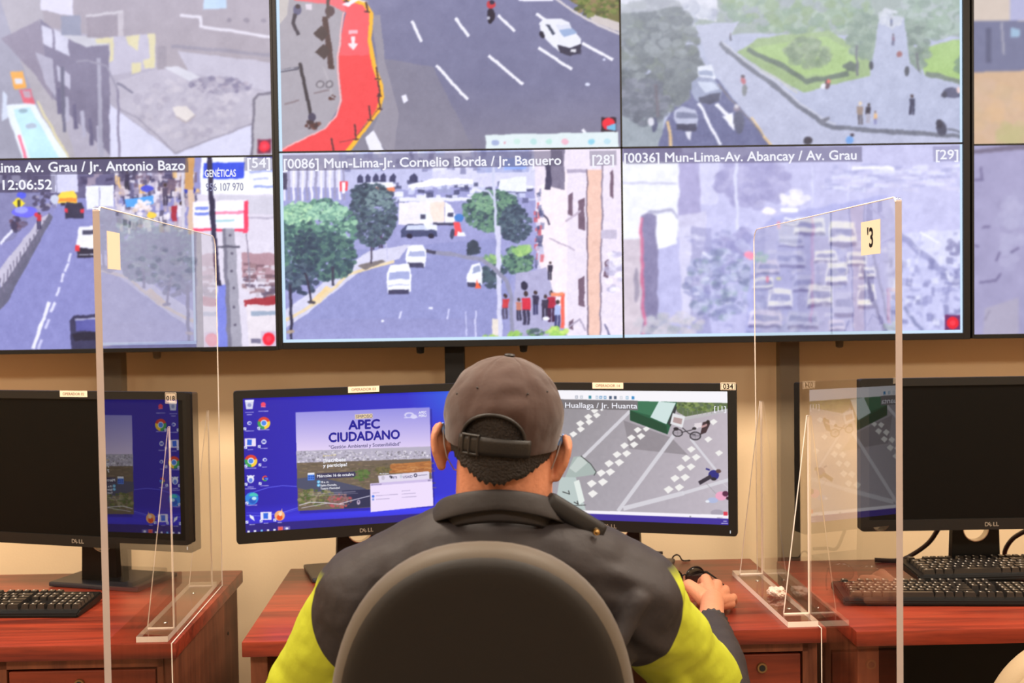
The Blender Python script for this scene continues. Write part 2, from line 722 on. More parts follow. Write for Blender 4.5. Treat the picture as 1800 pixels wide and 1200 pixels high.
def feed_demolition():
    P = Picture([(-135, -62), (470, -66), (479, 269), (-128, 273)], FW, FH, 380, 11)
    P.fill((168, 163, 180))
    P.poly([(60, -70), (480, -70), (480, 130), (270, 112), (190, 60), (66, 40)], (156, 147, 155))
    P.poly([(-140, -70), (60, -70), (66, 120), (130, 275), (-140, 275)], (150, 150, 168))
    P.poly([(-20, -70), (62, -70), (90, 140), (130, 270), (95, 270), (20, 60)], (168, 163, 170))
    P.line([(62, 170), (118, 270)], 4, (215, 205, 160))
    P.poly([(205, 135), (275, 113), (330, 124), (480, 160), (480, 215), (305, 262), (205, 182)], (180, 175, 190))
    P.poly([(68, 28), (112, 62), (190, 74), (190, 265), (140, 214), (92, 165), (66, 110)], (112, 107, 132))
    P.poly([(0, 60), (66, 30), (92, 170), (55, 120)], (130, 122, 142))
    for q in ([(70, 38), (89, 46), (91, 78), (73, 69)], [(92, 45), (118, 60), (119, 94), (96, 80)]):
        P.poly(q, (208, 208, 228))
    P.poly([(97, 106), (120, 124), (122, 150), (100, 134)], (185, 183, 205))
    P.poly([(60, 85), (90, 96), (96, 165), (78, 140)], (168, 165, 185))
    for k in range(6):
        P.line([(100 + k * 14, 150 + k * 13), (103 + k * 14, 190 + k * 14)], 7, (170, 168, 190) if k % 2 else (92, 88, 118))
    P.poly([(100, 52), (172, 60), (188, 72), (150, 77), (118, 62)], (200, 200, 208))
    P.poly([(68, -20), (125, -10), (128, 23), (70, 12)], (228, 225, 242))
    P.rect(150, 22, 210, 60, (140, 130, 140)); P.rect(205, 14, 215, 60, (190, 182, 188))
    P.line([(150, 23), (212, 16)], 4, (205, 200, 205))
    P.rect(105, 22, 140, 56, (132, 138, 160))
    P.poly([(188, 60), (270, 53), (272, 112), (190, 126)], (186, 182, 200))
    for q in ([(190, 62), (196, 60), (196, 100), (190, 104)], [(219, 58), (242, 56), (240, 84), (222, 72)], [(257, 54), (270, 53), (270, 98), (262, 100)], [(228, 105), (246, 103), (244, 120), (228, 124)], [(165, 62), (190, 60), (190, 70), (168, 70)], [(250, 100), (270, 96), (270, 112), (252, 114)]):
        P.poly(q, (226, 216, 150), .85)
    P.rect(275, 75, 290, 115, (140, 132, 142))
    P.poly([(310, 84), (480, 106), (480, 158), (330, 122)], (186, 182, 198))
    P.line([(315, 22), (350, 26), (350, 42), (480, 62)], 5, (228, 224, 234))
    for x in (400, 430, 460):
        P.ell(x, 32, 5, 4, (120, 112, 125))
    P.line([(300, 76), (400, 84), (480, 95)], 6, (135, 130, 145))
    P.poly([(355, -10), (396, -10), (396, 12), (355, 12)], (182, 216, 242))
    P.leaves(385, 145, 55, 14, 120, [(130, 124, 148), (150, 145, 165), (115, 110, 138), (170, 160, 175)], 2, 7)
    P.leaves(340, 185, 110, 55, 220, [(170, 165, 182), (192, 186, 198), (160, 154, 172), (200, 194, 204)], 3, 9, .5)
    P.poly([(285, 112), (310, 110), (350, 130), (330, 137)], (205, 205, 215))
    P.poly([(190, 176), (305, 262), (445, 212), (445, 275), (190, 275)], (208, 208, 232))
    P.line([(205, 182), (240, 200), (305, 262), (440, 212)], 3, (150, 145, 162))
    P.poly([(300, 182), (325, 180), (341, 195), (325, 208), (305, 199)], (220, 212, 208))
    P.line([(305, 199), (325, 208), (341, 196)], 3, (170, 160, 165))
    P.line([(204, 150), (206, 275)], 4, (122, 116, 142))
    P.line([(170, 98), (176, 275)], 7, (160, 158, 178))
    P.line([(133, 101), (150, 99), (185, 109), (205, 150)], 3, (140, 136, 156))
    P.line([(205, 140), (230, 157)], 4, (110, 108, 130))
    P.line([(107, 110), (110, 222)], 6, (92, 92, 115))
    P.poly([(4, 178), (55, 171), (120, 275), (38, 275)], (228, 238, 248))
    P.poly([(20, 184), (50, 180), (104, 275), (52, 275)], (186, 228, 240))
    P.line([(30, 230), (44, 275)], 5, (240, 110, 140))
    P.ell(38, 186, 9, 4, (140, 170, 185)); P.ell(52, 213, 10, 5, (165, 180, 200))
    P.poly([(16, 119), (37, 117), (44, 146), (22, 149)], (246, 165, 60)); P.poly([(22, 130), (36, 129), (38, 138), (24, 139)], (220, 220, 230))
    P.poly([(30, 150), (52, 148), (58, 176), (38, 172)], (226, 92, 110)); P.poly([(36, 152), (50, 151), (53, 163), (40, 164)], (190, 160, 175))
    P.poly([(0, 150), (8, 160), (10, 200), (0, 205)], (205, 215, 235))
    P.poly([(440, 275), (442, 165), (480, 160), (480, 275)], (176, 172, 182))
    P.line([(440, 275), (445, 170), (452, 160), (480, 158)], 4, (96, 92, 108))
    P.record(463, 251, 10, (110, 30, 60))
    P.warp(.6, 14); P.noise(4, 2); P.noise(3, 12); P.noise(3, 40)
    P.haze((205, 202, 228), .30, .04, 0, 230)
    P.blur(3.0); P.tone((1.02, 1.02, 1.02), (10, 10, 14))
    return P


def feed_avenue():
    P = Picture([(-128, 275), (479, 271), (487, 612), (-120, 621)], FW, FH, 380, 12)
    P.fill((138, 138, 190))
    P.rect(-140, 268, 340, 345, (98, 94, 130))
    P.scatter(-130, 290, 330, 350, 160, [(80, 75, 110), (130, 128, 165), (200, 200, 225), (60, 55, 90), (165, 150, 170)], 4, 16, 4, 16)
    P.poly([(-140, 330), (80, 335), (20, 420), (-140, 470)], (128, 128, 170))
    P.poly([(105, 345), (165, 345), (168, 622), (-140, 622), (-140, 560), (5, 528), (90, 378)], (134, 136, 192))
    P.poly([(85, 370), (92, 378), (10, 530), (-60, 600), (-140, 640), (-140, 560), (0, 505)], (98, 98, 120))
    P.poly([(70, 380), (85, 372), (0, 505), (-10, 480)], (190, 186, 205))
    for k in range(14):
        P.line([(75 - k * 6, 385 + k * 8), (75 - k * 6, 405 + k * 9)], 2, (110, 105, 130))
    P.line([(0, 425), (22, 398)], 5, (225, 225, 245))
    P.rect(88, 298, 136, 334, (206, 206, 232)); P.rect(97, 300, 99, 334, (150, 150, 180))
    P.rect(150, 322, 199, 366, (232, 234, 252)); P.line([(174, 326), (174, 366)], 2, (160, 160, 190))
    P.poly([(165, 360), (215, 360), (345, 400), (345, 600), (168, 612)], (178, 176, 205))
    P.scatter(200, 290, 345, 330, 120, [(70, 65, 95), (205, 195, 210), (150, 140, 165), (230, 225, 235), (110, 90, 110), (235, 190, 120)], 4, 14, 4, 20)
    P.scatter(200, 322, 345, 395, 150, [(80, 75, 100), (215, 205, 215), (160, 150, 175), (235, 230, 240), (190, 170, 175)], 3, 10, 6, 18)
    P.poly([(217, 348), (268, 340), (270, 356), (222, 362)], (80, 160, 235))
    P.ell(258, 328, 12, 6, (70, 80, 205)); P.ell(334, 332, 10, 7, (45, 60, 165))
    P.ell(266, 376, 9, 6, (245, 205, 70)); P.leaves(250, 362, 18, 14, 30, [(240, 230, 235), (225, 205, 190)], 3, 6)
    P.poly([(300, 360), (311, 360), (311, 386), (302, 386)], (165, 40, 60))
    P.person(318, 398, 46, (228, 222, 235), (200, 190, 205)); P.person(290, 358, 38, (80, 70, 95), (60, 55, 80)); P.person(224, 330, 34, (50, 45, 75), (40, 40, 60))
    P.rect(330, 268, 340, 410, (215, 185, 160)); P.rect(318, 285, 324, 400, (205, 200, 212))
    P.rect(325, 268, 340, 330, (200, 150, 90))
    P.rect(352, 268, 490, 342, (238, 240, 252)); P.rect(357, 283, 429, 311, (48, 78, 218)); P.rect(430, 268, 490, 274, (60, 60, 160))
    P.rect(345, 340, 490, 620, (218, 212, 226))
    P.rect(380, 342, 490, 375, (205, 202, 215)); P.line([(380, 384), (490, 380)], 3, (178, 172, 190))
    P.poly([(337, 352), (432, 349), (434, 405), (340, 404)], (242, 238, 252)); P.line([(343, 364), (364, 363)], 5, (120, 140, 225)); P.line([(343, 374), (366, 373)], 5, (110, 130, 220)); P.line([(378, 373), (428, 371)], 5, (240, 140, 170)); P.line([(375, 387), (410, 386)], 4, (170, 210, 215)); P.line([(440, 300), (480, 297)], 4, (170, 180, 225)); P.line([(445, 314), (470, 312)], 3, (180, 188, 225)); P.line([(445, 327), (484, 326)], 4, (150, 165, 220))
    P.poly([(427, 352), (434, 350), (435, 408), (427, 408)], (240, 60, 95)); P.line([(340, 402), (434, 403)], 5, (240, 70, 105))
    P.poly([(423, 442), (490, 446), (490, 500), (426, 488)], (176, 140, 150))
    P.scatter(425, 460, 488, 520, 60, [(190, 180, 190), (120, 90, 100), (220, 212, 222), (150, 120, 125), (95, 80, 100)], 4, 20, 3, 9)
    P.poly([(428, 528), (490, 520), (490, 536), (430, 540)], (165, 50, 60))
    P.poly([(432, 536), (490, 538), (490, 622), (438, 622)], (226, 218, 224)); P.rect(440, 548, 490, 556, (150, 165, 185)); P.rect(440, 598, 470, 606, (120, 115, 140))
    P.poly([(380, 500), (400, 500), (402, 622), (382, 622)], (120, 130, 215))
    P.line([(366, 262), (374, 400), (383, 500)], 9, (38, 34, 66))
    P.poly([(390, 400), (411, 400), (426, 622), (400, 622)], (160, 158, 172)); P.poly([(390, 400), (396, 400), (408, 622), (400, 622)], (120, 118, 135))
    for k in range(6):
        P.ell(404 + k * 1.8, 412 + k * 32, 2.5, 2.5, (90, 86, 105))
    P.line([(380, 432), (420, 432)], 4, (90, 88, 105)); P.line([(433, 410), (440, 505)], 2, (140, 132, 150))
    P.poly([(100, 340), (108, 332), (128, 331), (134, 341), (134, 352), (102, 354)], (252, 212, 70)); P.rect(103, 344, 133, 351, (244, 140, 50)); P.rect(106, 353, 114, 359, (40, 36, 60)); P.ell(95, 346, 8, 9, (200, 205, 225))
    P.poly([(116, 352), (142, 352), (146, 362), (146, 380), (114, 380), (113, 362)], (46, 46, 72)); P.rect(113, 364, 118, 370, (225, 50, 70)); P.rect(140, 364, 146, 370, (225, 50, 70))
    P.poly([(137, 396), (166, 393), (166, 436), (132, 436)], (234, 234, 246)); P.rect(144, 401, 166, 410, (70, 70, 95)); P.rect(135, 434, 166, 452, (42, 40, 60)); P.rect(132, 430, 140, 440, (225, 50, 60)); P.line([(138, 446), (166, 446)], 2, (190, 190, 205))
    P.poly([(20, 353), (32, 342), (43, 353), (32, 365)], (252, 226, 50)); P.rect(29, 347, 35, 360, (60, 60, 40)); P.ell(36, 338, 8, 6, (80, 90, 225))
    P.ell(42, 369, 23, 10, (108, 106, 238)); P.ell(36, 365, 12, 6, (150, 155, 250)); P.ell(64, 376, 6, 5, (220, 50, 70))
    P.person(67, 400, 30, (190, 45, 60), (50, 45, 80)); P.leaves(30, 390, 14, 14, 26, [(60, 55, 85), (95, 70, 90), (110, 100, 130)], 3, 6); P.leaves(72, 350, 14, 18, 24, [(70, 65, 95), (160, 155, 180)], 3, 6)
    P.line([(84, 534), (55, 615)], 6, (232, 232, 248)); P.line([(94, 534), (88, 548)], 5, (215, 215, 240)); P.line([(84, 563), (78, 578)], 5, (200, 200, 232)); P.line([(70, 600), (64, 615)], 5, (195, 195, 230))
    for (x, y) in ((100, 513), (108, 488), (116, 470), (121, 452)):
        P.line([(x + 2, y - 7), (x - 2, y + 7)], 4.5, (212, 212, 238))
    P.poly([(120, 566), (130, 556), (172, 552), (176, 620), (124, 620)], (52, 52, 84)); P.rect(132, 563, 168, 584, (88, 90, 160)); P.line([(132, 563), (168, 561)], 3, (175, 175, 205)); P.poly([(124, 588), (172, 584), (172, 598), (130, 602)], (28, 28, 48))
    P.leaves(285, 470, 60, 40, 60, [(150, 150, 180), (120, 125, 150), (190, 190, 210)], 4, 9, .5)
    P.record(472, 598, 11, (210, 190, 210))
    P.warp(.6, 12); P.noise(4, 2); P.noise(3, 9); P.blur(2.2); P.tone((1.05, 1.05, 1.06), (4, 4, 8))
    P.poly([(-127, 277), (330, 273), (331, 300), (-127, 306)], (70, 66, 96), .55); P.poly([(-127, 306), (96, 304), (96, 334), (-127, 336)], (70, 66, 96), .45); P.poly([(428, 274), (479, 273), (480, 297), (428, 298)], (110, 106, 130), .5)
    return P


def feed_cycle_lane():
    P = Picture([(485, -64), (1089, -72), (1093, 262), (490, 269)], FW, FH, 380, 13)
    P.fill((120, 122, 152))
    P.vgrad(-80, (132, 134, 168), 150, (118, 120, 150)); P.vgrad(150, (118, 120, 150), 280, (134, 132, 150))
    P.poly([(640, 100), (760, 120), (840, 280), (600, 280)], (136, 134, 148), .7)
    P.noise(2.2, 18); P.noise(1.5, 40)
    P.poly([(480, -75), (620, -75), (600, 60), (600, 180), (570, 230), (480, 285)], (170, 166, 174))
    P.poly([(480, -70), (520, -70), (505, 30), (480, 60)], (200, 194, 190))
    P.poly([(652, 30), (668, 30), (676, 110), (700, 200), (690, 272), (650, 240), (672, 185)], (150, 147, 160))
    lane = [(505, -8), (560, -4), (600, 2), (640, 12), (651, 28), (648, 75), (655, 115), (667, 150), (669, 172), (660, 195), (636, 226), (603, 272), (488, 272), (490, 263), (535, 242), (572, 225), (592, 203), (600, 178), (596, 140), (595, 105), (601, 60), (608, 26), (578, 12), (520, 6)]
    P.poly(lane, (246, 74, 78))
    P.poly([(596, 2), (640, 12), (651, 28), (648, 100), (597, 100), (601, 60), (608, 26)], (250, 110, 120), .6)
    P.poly([(520, -8), (600, 2), (608, 26), (578, 12), (520, 6)], (240, 130, 140), .7)
    P.line([(604, 26), (599, 60), (593, 105), (594, 140), (598, 178), (590, 205), (570, 227), (533, 244), (490, 265)], 2.5, (250, 190, 190))
    P.line([(604, 2), (640, 10), (652, 28), (649, 75), (656, 115), (668, 150), (671, 172), (663, 196), (640, 228), (606, 270)], 7, (255, 190, 52))
    P.line([(606, -2), (645, 8)], 3, (240, 225, 210))
    P.rect(617, 68, 623, 84, (255, 235, 238)); P.poly([(611, 80), (629, 80), (620, 92)], (255, 235, 238)); P.rect(613, 57, 628, 63, (250, 190, 200))
    for (a, b) in (((724, 42), (740, 75)), ((800, 36), (822, 66)), ((766, 118), (820, 176)), ((859, 101), (917, 150)), ((875, 32), (903, 58)), ((946, 88), (1004, 124)), ((1024, 80), (1076, 107)), ((943, 29), (962, 41)), ((690, -50), (700, -10)), ((830, -40), (850, 0)), ((1024, 230), (1034, 242))):
        P.line([a, b], 5.2, (246, 246, 255))
    P.poly([(905, -3), (968, -3), (972, 6), (912, 6)], (245, 245, 255)); P.poly([(600, 12), (640, -6), (650, -6), (612, 16)], (245, 245, 255))
    P.poly([(641, 243), (655, 230), (678, 272), (650, 272)], (240, 240, 250))
    P.poly([(704, 170), (712, 167), (716, 178), (708, 183)], (240, 240, 255)); P.ell(1032, 150, 4, 3, (220, 225, 245)); P.ell(1061, 108, 3, 2, (210, 215, 240))
    P.poly([(972, -75), (1095, -75), (1095, 62), (1040, 42)], (208, 200, 196)); P.poly([(985, -10), (1095, -10), (1095, 46), (1045, 30), (1005, 8)], (118, 116, 72))
    P.leaves(1050, 12, 42, 22, 130, [(98, 118, 60), (130, 140, 78), (85, 92, 58), (150, 130, 95)], 3, 6)
    P.poly([(1040, -75), (1095, -75), (1095, 12)], (215, 205, 200))
    P.line([(970, -2), (1010, 26), (1050, 48), (1092, 64)], 4, (214, 208, 210))
    P.poly([(948, 62), (985, 92), (1020, 100), (1022, 92), (1000, 70)], (70, 70, 95), .6)
    P.poly([(947, 44), (954, 37), (984, 36), (999, 42), (1004, 54), (1020, 72), (1021, 88), (1003, 97), (982, 94), (950, 64)], (238, 240, 248))
    P.poly([(979, 82), (1000, 88), (1022, 80), (1019, 97), (1002, 101), (983, 96)], (56, 56, 78)); P.rect(1002, 90, 1011, 95, (230, 230, 235))
    P.poly([(981, 56), (1003, 52), (1014, 62), (990, 69)], (158, 180, 215)); P.poly([(957, 46), (965, 48), (976, 63), (972, 66)], (70, 78, 100)); P.poly([(976, 48), (1000, 46), (1004, 53), (982, 57)], (222, 226, 240)); P.ell(952, 64, 4, 7, (40, 40, 58), rot=-30)
    P.ell(862, 31, 7, 13, (42, 38, 56)); P.ell(862, 12, 8, 7, (205, 60, 70)); P.ell(864, 8, 4, 4, (50, 45, 70)); P.ell(861, 41, 4, 5, (30, 28, 44)); P.ell(858, 36, 3, 3, (190, 190, 205))
    P.poly([(566, 33), (576, 33), (588, 124), (577, 123)], (82, 62, 62))
    for (cx, cy, s) in ((564, 62, 14), (567, 94, 14)):
        P.poly([(cx - s, cy), (cx + 2, cy - s), (cx + s, cy), (cx + 2, cy + s)], (74, 62, 64))
    P.ell(580, 24, 8, 9, (90, 72, 78)); P.rect(574, -75, 580, 36, (90, 76, 76))
    P.line([(527, 114), (537, 160), (547, 212)], 6, (58, 54, 62)); P.ell(548, 207, 7, 8, (70, 66, 90)); P.leaves(549, 220, 13, 8, 24, [(86, 52, 50), (110, 70, 62), (66, 50, 54)], 2, 5)
    P.poly([(486, 127), (525, 119), (525, 125), (486, 131)], (70, 70, 86)); P.line([(488, 128), (523, 122)], 1.6, (220, 220, 230))
    P.line([(568, 120), (578, 150), (584, 172)], 3.5, (180, 176, 182)); P.ell(562, 150, 8, 7, (120, 116, 124)); P.ell(562, 150, 5, 4.5, (180, 176, 182)); P.ell(578, 150, 7, 7, (120, 116, 124)); P.ell(578, 150, 4, 4, (180, 176, 182)); P.leaves(583, 172, 5, 4, 8, [(88, 58, 56)], 2, 4)
    P.line([(552, 166), (578, 160)], 3, (140, 128, 134)); P.line([(500, 184), (525, 178)], 3, (140, 128, 134))
    P.ell(523, 22, 7, 9, (100, 100, 130)); P.line([(519, 30), (516, 45), (524, 64)], 6, (66, 62, 74)); P.ell(524, 16, 4, 4, (60, 50, 60)); P.rect(538, 12, 549, 22, (225, 215, 225))
    for (x, y, h) in ((663, 140, 20), (666, 170, 26), (666, 192, 26), (650, 212, 24), (624, 245, 26), (584, 268, 24), (645, 24, 16), (608, 6, 12)):
        P.line([(x - 2, y - h), (x + 1, y)], 2.6, (70, 44, 52)); P.line([(x - 4, y), (x + 4, y + 1)], 2.4, (70, 44, 52))
    P.line([(595, 250), (622, 245), (648, 214), (665, 190)], 1.4, (150, 60, 66))
    P.rect(1056, 208, 1083, 233, (44, 26, 40)); P.ell(1069, 219, 12, 11, (242, 40, 60)); P.poly([(1066, 222), (1082, 218), (1082, 231), (1066, 228)], (120, 190, 225))
    P.poly([(852, 238), (1086, 233), (1087, 262), (853, 266)], (226, 240, 240))
    P.ell(869, 252, 7, 5, (165, 180, 215)); P.ell(886, 252, 2, 2, (225, 150, 170))
    for (x, c) in ((908, (205, 235, 225)), (937, (190, 230, 225)), (964, (190, 232, 220)), (992, (240, 190, 205)), (1039, (150, 215, 235)), (1067, (190, 225, 235))):
        P.ell(x, 250, 6, 5, c)
    P.warp(.3, 12); P.noise(2.5, 2); P.noise(1.5, 8); P.blur(1.9); P.tone((1, 1, 1.02), (3, 2, 4))
    return P


def feed_junction():
    P = Picture([(490, 269), (1093, 262), (1098, 594), (495, 602)], FW, FH, 400, 14)
    P.fill((150, 152, 196))
    P.rect(480, 255, 1100, 330, (205, 205, 226))
    P.rect(595, 262, 760, 335, (186, 188, 218))
    for k in range(14):
        P.rect(497 + k * 8, 290, 501 + k * 8, 352, (150, 148, 176) if k % 2 else (228, 226, 240))
    P.rect(495, 305, 504, 335, (70, 66, 90))
    for (x, s) in ((632, 5), (646, 5), (660, 5), (674, 5), (690, 5), (726, 7)):
        P.poly([(x - s, 322), (x - s, 312), (x, 306), (x + s, 312), (x + s, 322)], (58, 62, 96))
    P.scatter(600, 262, 940, 300, 120, [(225, 226, 242), (150, 152, 190), (110, 112, 150), (190, 200, 230)], 4, 16, 3, 14, .7)
    P.scatter(640, 318, 930, 352, 110, [(236, 238, 250), (90, 94, 130), (150, 155, 190), (200, 205, 230), (60, 64, 96)], 6, 22, 3, 9, .8)
    P.rect(644, 321, 690, 338, (232, 234, 246)); P.rect(652, 330, 692, 337, (225, 130, 90)); P.rect(596, 320, 610, 336, (235, 70, 80)); P.rect(600, 322, 606, 340, (240, 240, 250))
    P.poly([(716, 326), (770, 314), (830, 316), (830, 324), (716, 332)], (238, 238, 250)); P.poly([(880, 316), (925, 312), (925, 338), (875, 338)], (226, 230, 246))
    P.rect(838, 262, 930, 305, (140, 150, 195), .6); P.rect(885, 280, 925, 300, (130, 165, 235), .7)
    P.poly([(620, 440), (870, 420), (900, 470), (880, 602), (495, 604), (500, 560), (590, 480)], (140, 144, 190))
    P.vgrad(560, (140, 142, 186), 604, (148, 150, 196), 500, 840)
    P.poly([(590, 480), (650, 440), (720, 430), (700, 455), (640, 470), (540, 548), (500, 575), (496, 545)], (205, 204, 222))
    P.poly([(545, 528), (572, 502), (585, 508), (560, 532)], (232, 205, 150)); P.line([(500, 562), (560, 528), (612, 480), (690, 460)], 5, (226, 206, 165)); P.poly([(628, 466), (670, 456), (676, 460), (640, 474)], (120, 112, 110))
    P.poly([(700, 356), (780, 352), (780, 394), (700, 396)], (232, 228, 234)); P.rect(755, 356, 781, 390, (238, 220, 205)); P.poly([(782, 356), (792, 360), (800, 378), (798, 396), (782, 396)], (242, 242, 252)); P.rect(786, 374, 797, 382, (70, 72, 100)); P.poly([(735, 376), (755, 372), (760, 390), (738, 390)], (230, 236, 248)); P.rect(738, 376, 747, 386, (70, 72, 96)); P.rect(700, 348, 830, 354, (225, 226, 242)); P.rect(760, 392, 800, 397, (60, 60, 85))
    P.poly([(703, 406), (716, 394), (745, 394), (766, 406), (768, 415), (704, 418)], (62, 70, 104)); P.poly([(716, 396), (742, 396), (756, 405), (712, 405)], (200, 208, 230)); P.ell(718, 416, 5, 4, (30, 30, 50)); P.ell(757, 415, 5, 4, (30, 30, 50)); P.poly([(742, 394), (766, 396), (768, 406), (750, 404)], (228, 232, 246))
    P.poly([(797, 392), (808, 392), (812, 416), (798, 416)], (240, 75, 80)); P.ell(794, 412, 4, 10, (60, 66, 92)); P.poly([(803, 408), (815, 408), (818, 416), (803, 416)], (240, 240, 250)); P.ell(807, 384, 8, 8, (60, 120, 190))
    P.person(654, 438, 34, (60, 50, 90), (50, 48, 76)); P.person(668, 436, 32, (80, 56, 90), (60, 54, 80)); P.line([(676, 420), (680, 455)], 2, (190, 190, 215)); P.line([(652, 405), (652, 462)], 3, (70, 64, 80))
    D = [(60, 76, 92), (72, 92, 104), (46, 60, 76), (84, 106, 112)]
    P.leaves(655, 378, 42, 54, 700, D, 2, 5.5, .8); P.leaves(640, 345, 24, 22, 160, D, 2, 5); P.leaves(665, 355, 24, 20, 90, [(110, 134, 136), (126, 150, 150)], 1.5, 4, .7)
    L = [(120, 168, 140), (150, 196, 160), (96, 140, 120), (80, 118, 108), (62, 92, 96)]
    P.leaves(560, 402, 66, 50, 900, L[2:] + L[1:3], 2, 6, .85); P.leaves(520, 430, 36, 64, 500, [(70, 106, 100), (54, 82, 88), (98, 140, 118)], 2, 6); P.leaves(575, 450, 48, 42, 600, [(62, 92, 96), (50, 72, 84), (84, 120, 108)], 2, 6); P.leaves(520, 375, 30, 22, 220, [(160, 205, 166), (180, 222, 172), (120, 168, 140)], 1.5, 5, .8); P.leaves(575, 372, 34, 16, 200, [(150, 196, 166), (170, 214, 176), (110, 156, 138)], 1.5, 4.5, .8); P.leaves(535, 440, 26, 40, 160, [(44, 60, 78), (56, 76, 90)], 2, 5)
    P.leaves(525, 490, 34, 26, 100, [(62, 80, 100), (80, 100, 112), (46, 60, 80)], 3, 7)
    P.line([(508, 500), (510, 600)], 5, (44, 44, 66)); P.line([(534, 480), (542, 510), (545, 530)], 4, (48, 46, 64)); P.line([(583, 470), (583, 500)], 4, (52, 52, 70)); P.ell(545, 531, 8, 3, (66, 62, 72)); P.ell(508, 582, 8, 3, (170, 150, 130))
    P.leaves(865, 372, 50, 36, 800, [(70, 100, 96), (92, 130, 108), (52, 72, 82), (110, 150, 120)], 2, 5.5); P.leaves(905, 395, 28, 32, 320, [(66, 84, 100), (52, 66, 84), (84, 104, 116)], 2, 5); P.leaves(850, 358, 22, 14, 90, [(130, 170, 134), (110, 150, 124)], 1.5, 4, .8)
    P.leaves(910, 458, 26, 24, 360, [(84, 120, 104), (110, 150, 116), (56, 80, 84)], 1.5, 5); P.leaves(918, 440, 16, 9, 40, [(165, 205, 120), (140, 185, 110)], 3, 6); P.leaves(866, 455, 16, 9, 40, [(150, 190, 120), (110, 150, 110)], 3, 5); P.leaves(866, 485, 22, 20, 70, [(70, 92, 100), (56, 72, 86)], 3, 7); P.leaves(832, 436, 10, 12, 30, [(50, 62, 76)], 3, 6)
    P.poly([(938, 262), (1102, 262), (1102, 600), (1002, 600), (985, 560), (945, 480)], (226, 216, 226))
    P.poly([(944, 330), (996, 300), (996, 560), (985, 550), (950, 470)], (238, 226, 228)); P.poly([(968, 262), (992, 262), (992, 336), (968, 330)], (120, 114, 134)); P.rect(958, 285, 968, 335, (60, 58, 84))
    P.poly([(1032, 300), (1058, 300), (1056, 600), (1034, 600)], (230, 190, 170)); P.line([(1031, 300), (1034, 600)], 2.5, (120, 105, 120)); P.line([(1058, 290), (1056, 600)], 3, (140, 128, 145)); P.rect(996, 300, 1030, 306, (170, 160, 180))
    for (a, b, c, d) in ((1016, 348, 1028, 406), (1017, 484, 1028, 540), (1062, 455, 1070, 490), (998, 340, 1006, 382), (1072, 300, 1078, 350), (1000, 560, 1008, 580)):
        P.poly([(a, b + 6), (c, b), (c, d), (a, d - 4)], (110, 88, 104))
    P.line([(995, 390), (1020, 372)], 4, (190, 176, 190)); P.rect(1056, 405, 1084, 420, (190, 182, 200)); P.line([(950, 372), (962, 385), (965, 395)], 3, (70, 66, 92)); P.line([(965, 420), (1010, 440)], 2.5, (180, 168, 184)); P.leaves(1080, 480, 14, 40, 40, [(205, 200, 220), (240, 236, 246), (180, 175, 200)], 4, 8, .7); P.line([(1000, 575), (1020, 560), (1030, 580)], 3, (170, 160, 178)); P.line([(1064, 570), (1072, 590)], 3, (110, 108, 140))
    P.scatter(938, 330, 950, 470, 40, [(70, 74, 110), (120, 124, 160), (190, 190, 215), (200, 90, 100)], 2, 8, 6, 16)
    P.poly([(905, 480), (960, 470), (988, 565), (985, 600), (900, 600)], (168, 166, 196))
    P.line([(866, 290), (872, 420)], 5, (196, 200, 220)); P.line([(875, 400), (878, 600)], 9, (204, 204, 224)); P.line([(838, 330), (858, 338), (868, 352)], 3.5, (190, 194, 218)); P.line([(755, 442), (800, 448), (845, 456), (870, 472), (890, 494), (898, 520), (899, 600)], 7, (140, 140, 162)); P.line([(748, 441), (764, 443)], 6, (64, 64, 84)); P.rect(864, 560, 874, 600, (225, 215, 200))
    P.poly([(716, 434), (722, 431), (742, 431), (747, 440), (747, 466), (742, 470), (714, 468), (711, 456)], (238, 240, 250)); P.poly([(720, 442), (744, 442), (746, 451), (716, 451)], (165, 172, 205)); P.rect(714, 462, 744, 470, (64, 64, 92))
    P.poly([(684, 466), (716, 464), (720, 476), (721, 512), (680, 514), (678, 482)], (238, 240, 252)); P.poly([(683, 479), (717, 477), (718, 490), (681, 492)], (158, 166, 205)); P.rect(681, 508, 718, 516, (60, 60, 90)); P.line([(682, 501), (718, 499)], 2, (180, 184, 210))
    P.poly([(828, 464), (842, 462), (848, 474), (846, 500), (822, 502), (820, 486)], (234, 236, 248)); P.poly([(831, 468), (842, 466), (845, 476), (830, 482)], (150, 160, 190)); P.rect(822, 496, 844, 504, (58, 58, 84)); P.poly([(834, 506), (838, 490), (844, 506)], (245, 96, 60))
    P.line([(818, 548), (820, 590)], 2, (190, 192, 224)); P.line([(836, 545), (835, 600)], 2.5, (205, 206, 232)); P.line([(705, 546), (702, 558)], 3, (215, 216, 240)); P.line([(788, 544), (785, 560)], 3, (205, 206, 235)); P.ell(671, 564, 3, 2, (235, 236, 250)); P.ell(756, 541, 4, 2, (230, 232, 248))
    P.person(925, 570, 58, (205, 40, 60), (52, 50, 76)); P.person(941, 552, 42, (50, 46, 72), (60, 62, 100)); P.person(969, 566, 56, (170, 36, 60), (62, 34, 62)); P.person(958, 562, 46, (56, 50, 70), (50, 46, 66)); P.person(980, 575, 48, (170, 185, 225), (60, 66, 110)); P.person(912, 562, 38, (190, 120, 100), (56, 56, 80)); P.ell(922, 503, 6, 8, (40, 40, 62)); P.ell(960, 560, 6, 3, (235, 235, 246)); P.person(888, 560, 44, (200, 60, 66), (80, 76, 100)); P.person(966, 490, 30, (50, 46, 64), (46, 44, 62))
    P.poly([(966, 512), (992, 516), (990, 522), (966, 518)], (120, 100, 100)); P.poly([(986, 516), (992, 516), (992, 576), (986, 576)], (235, 100, 80)); P.rect(968, 514, 990, 520, (245, 140, 100))
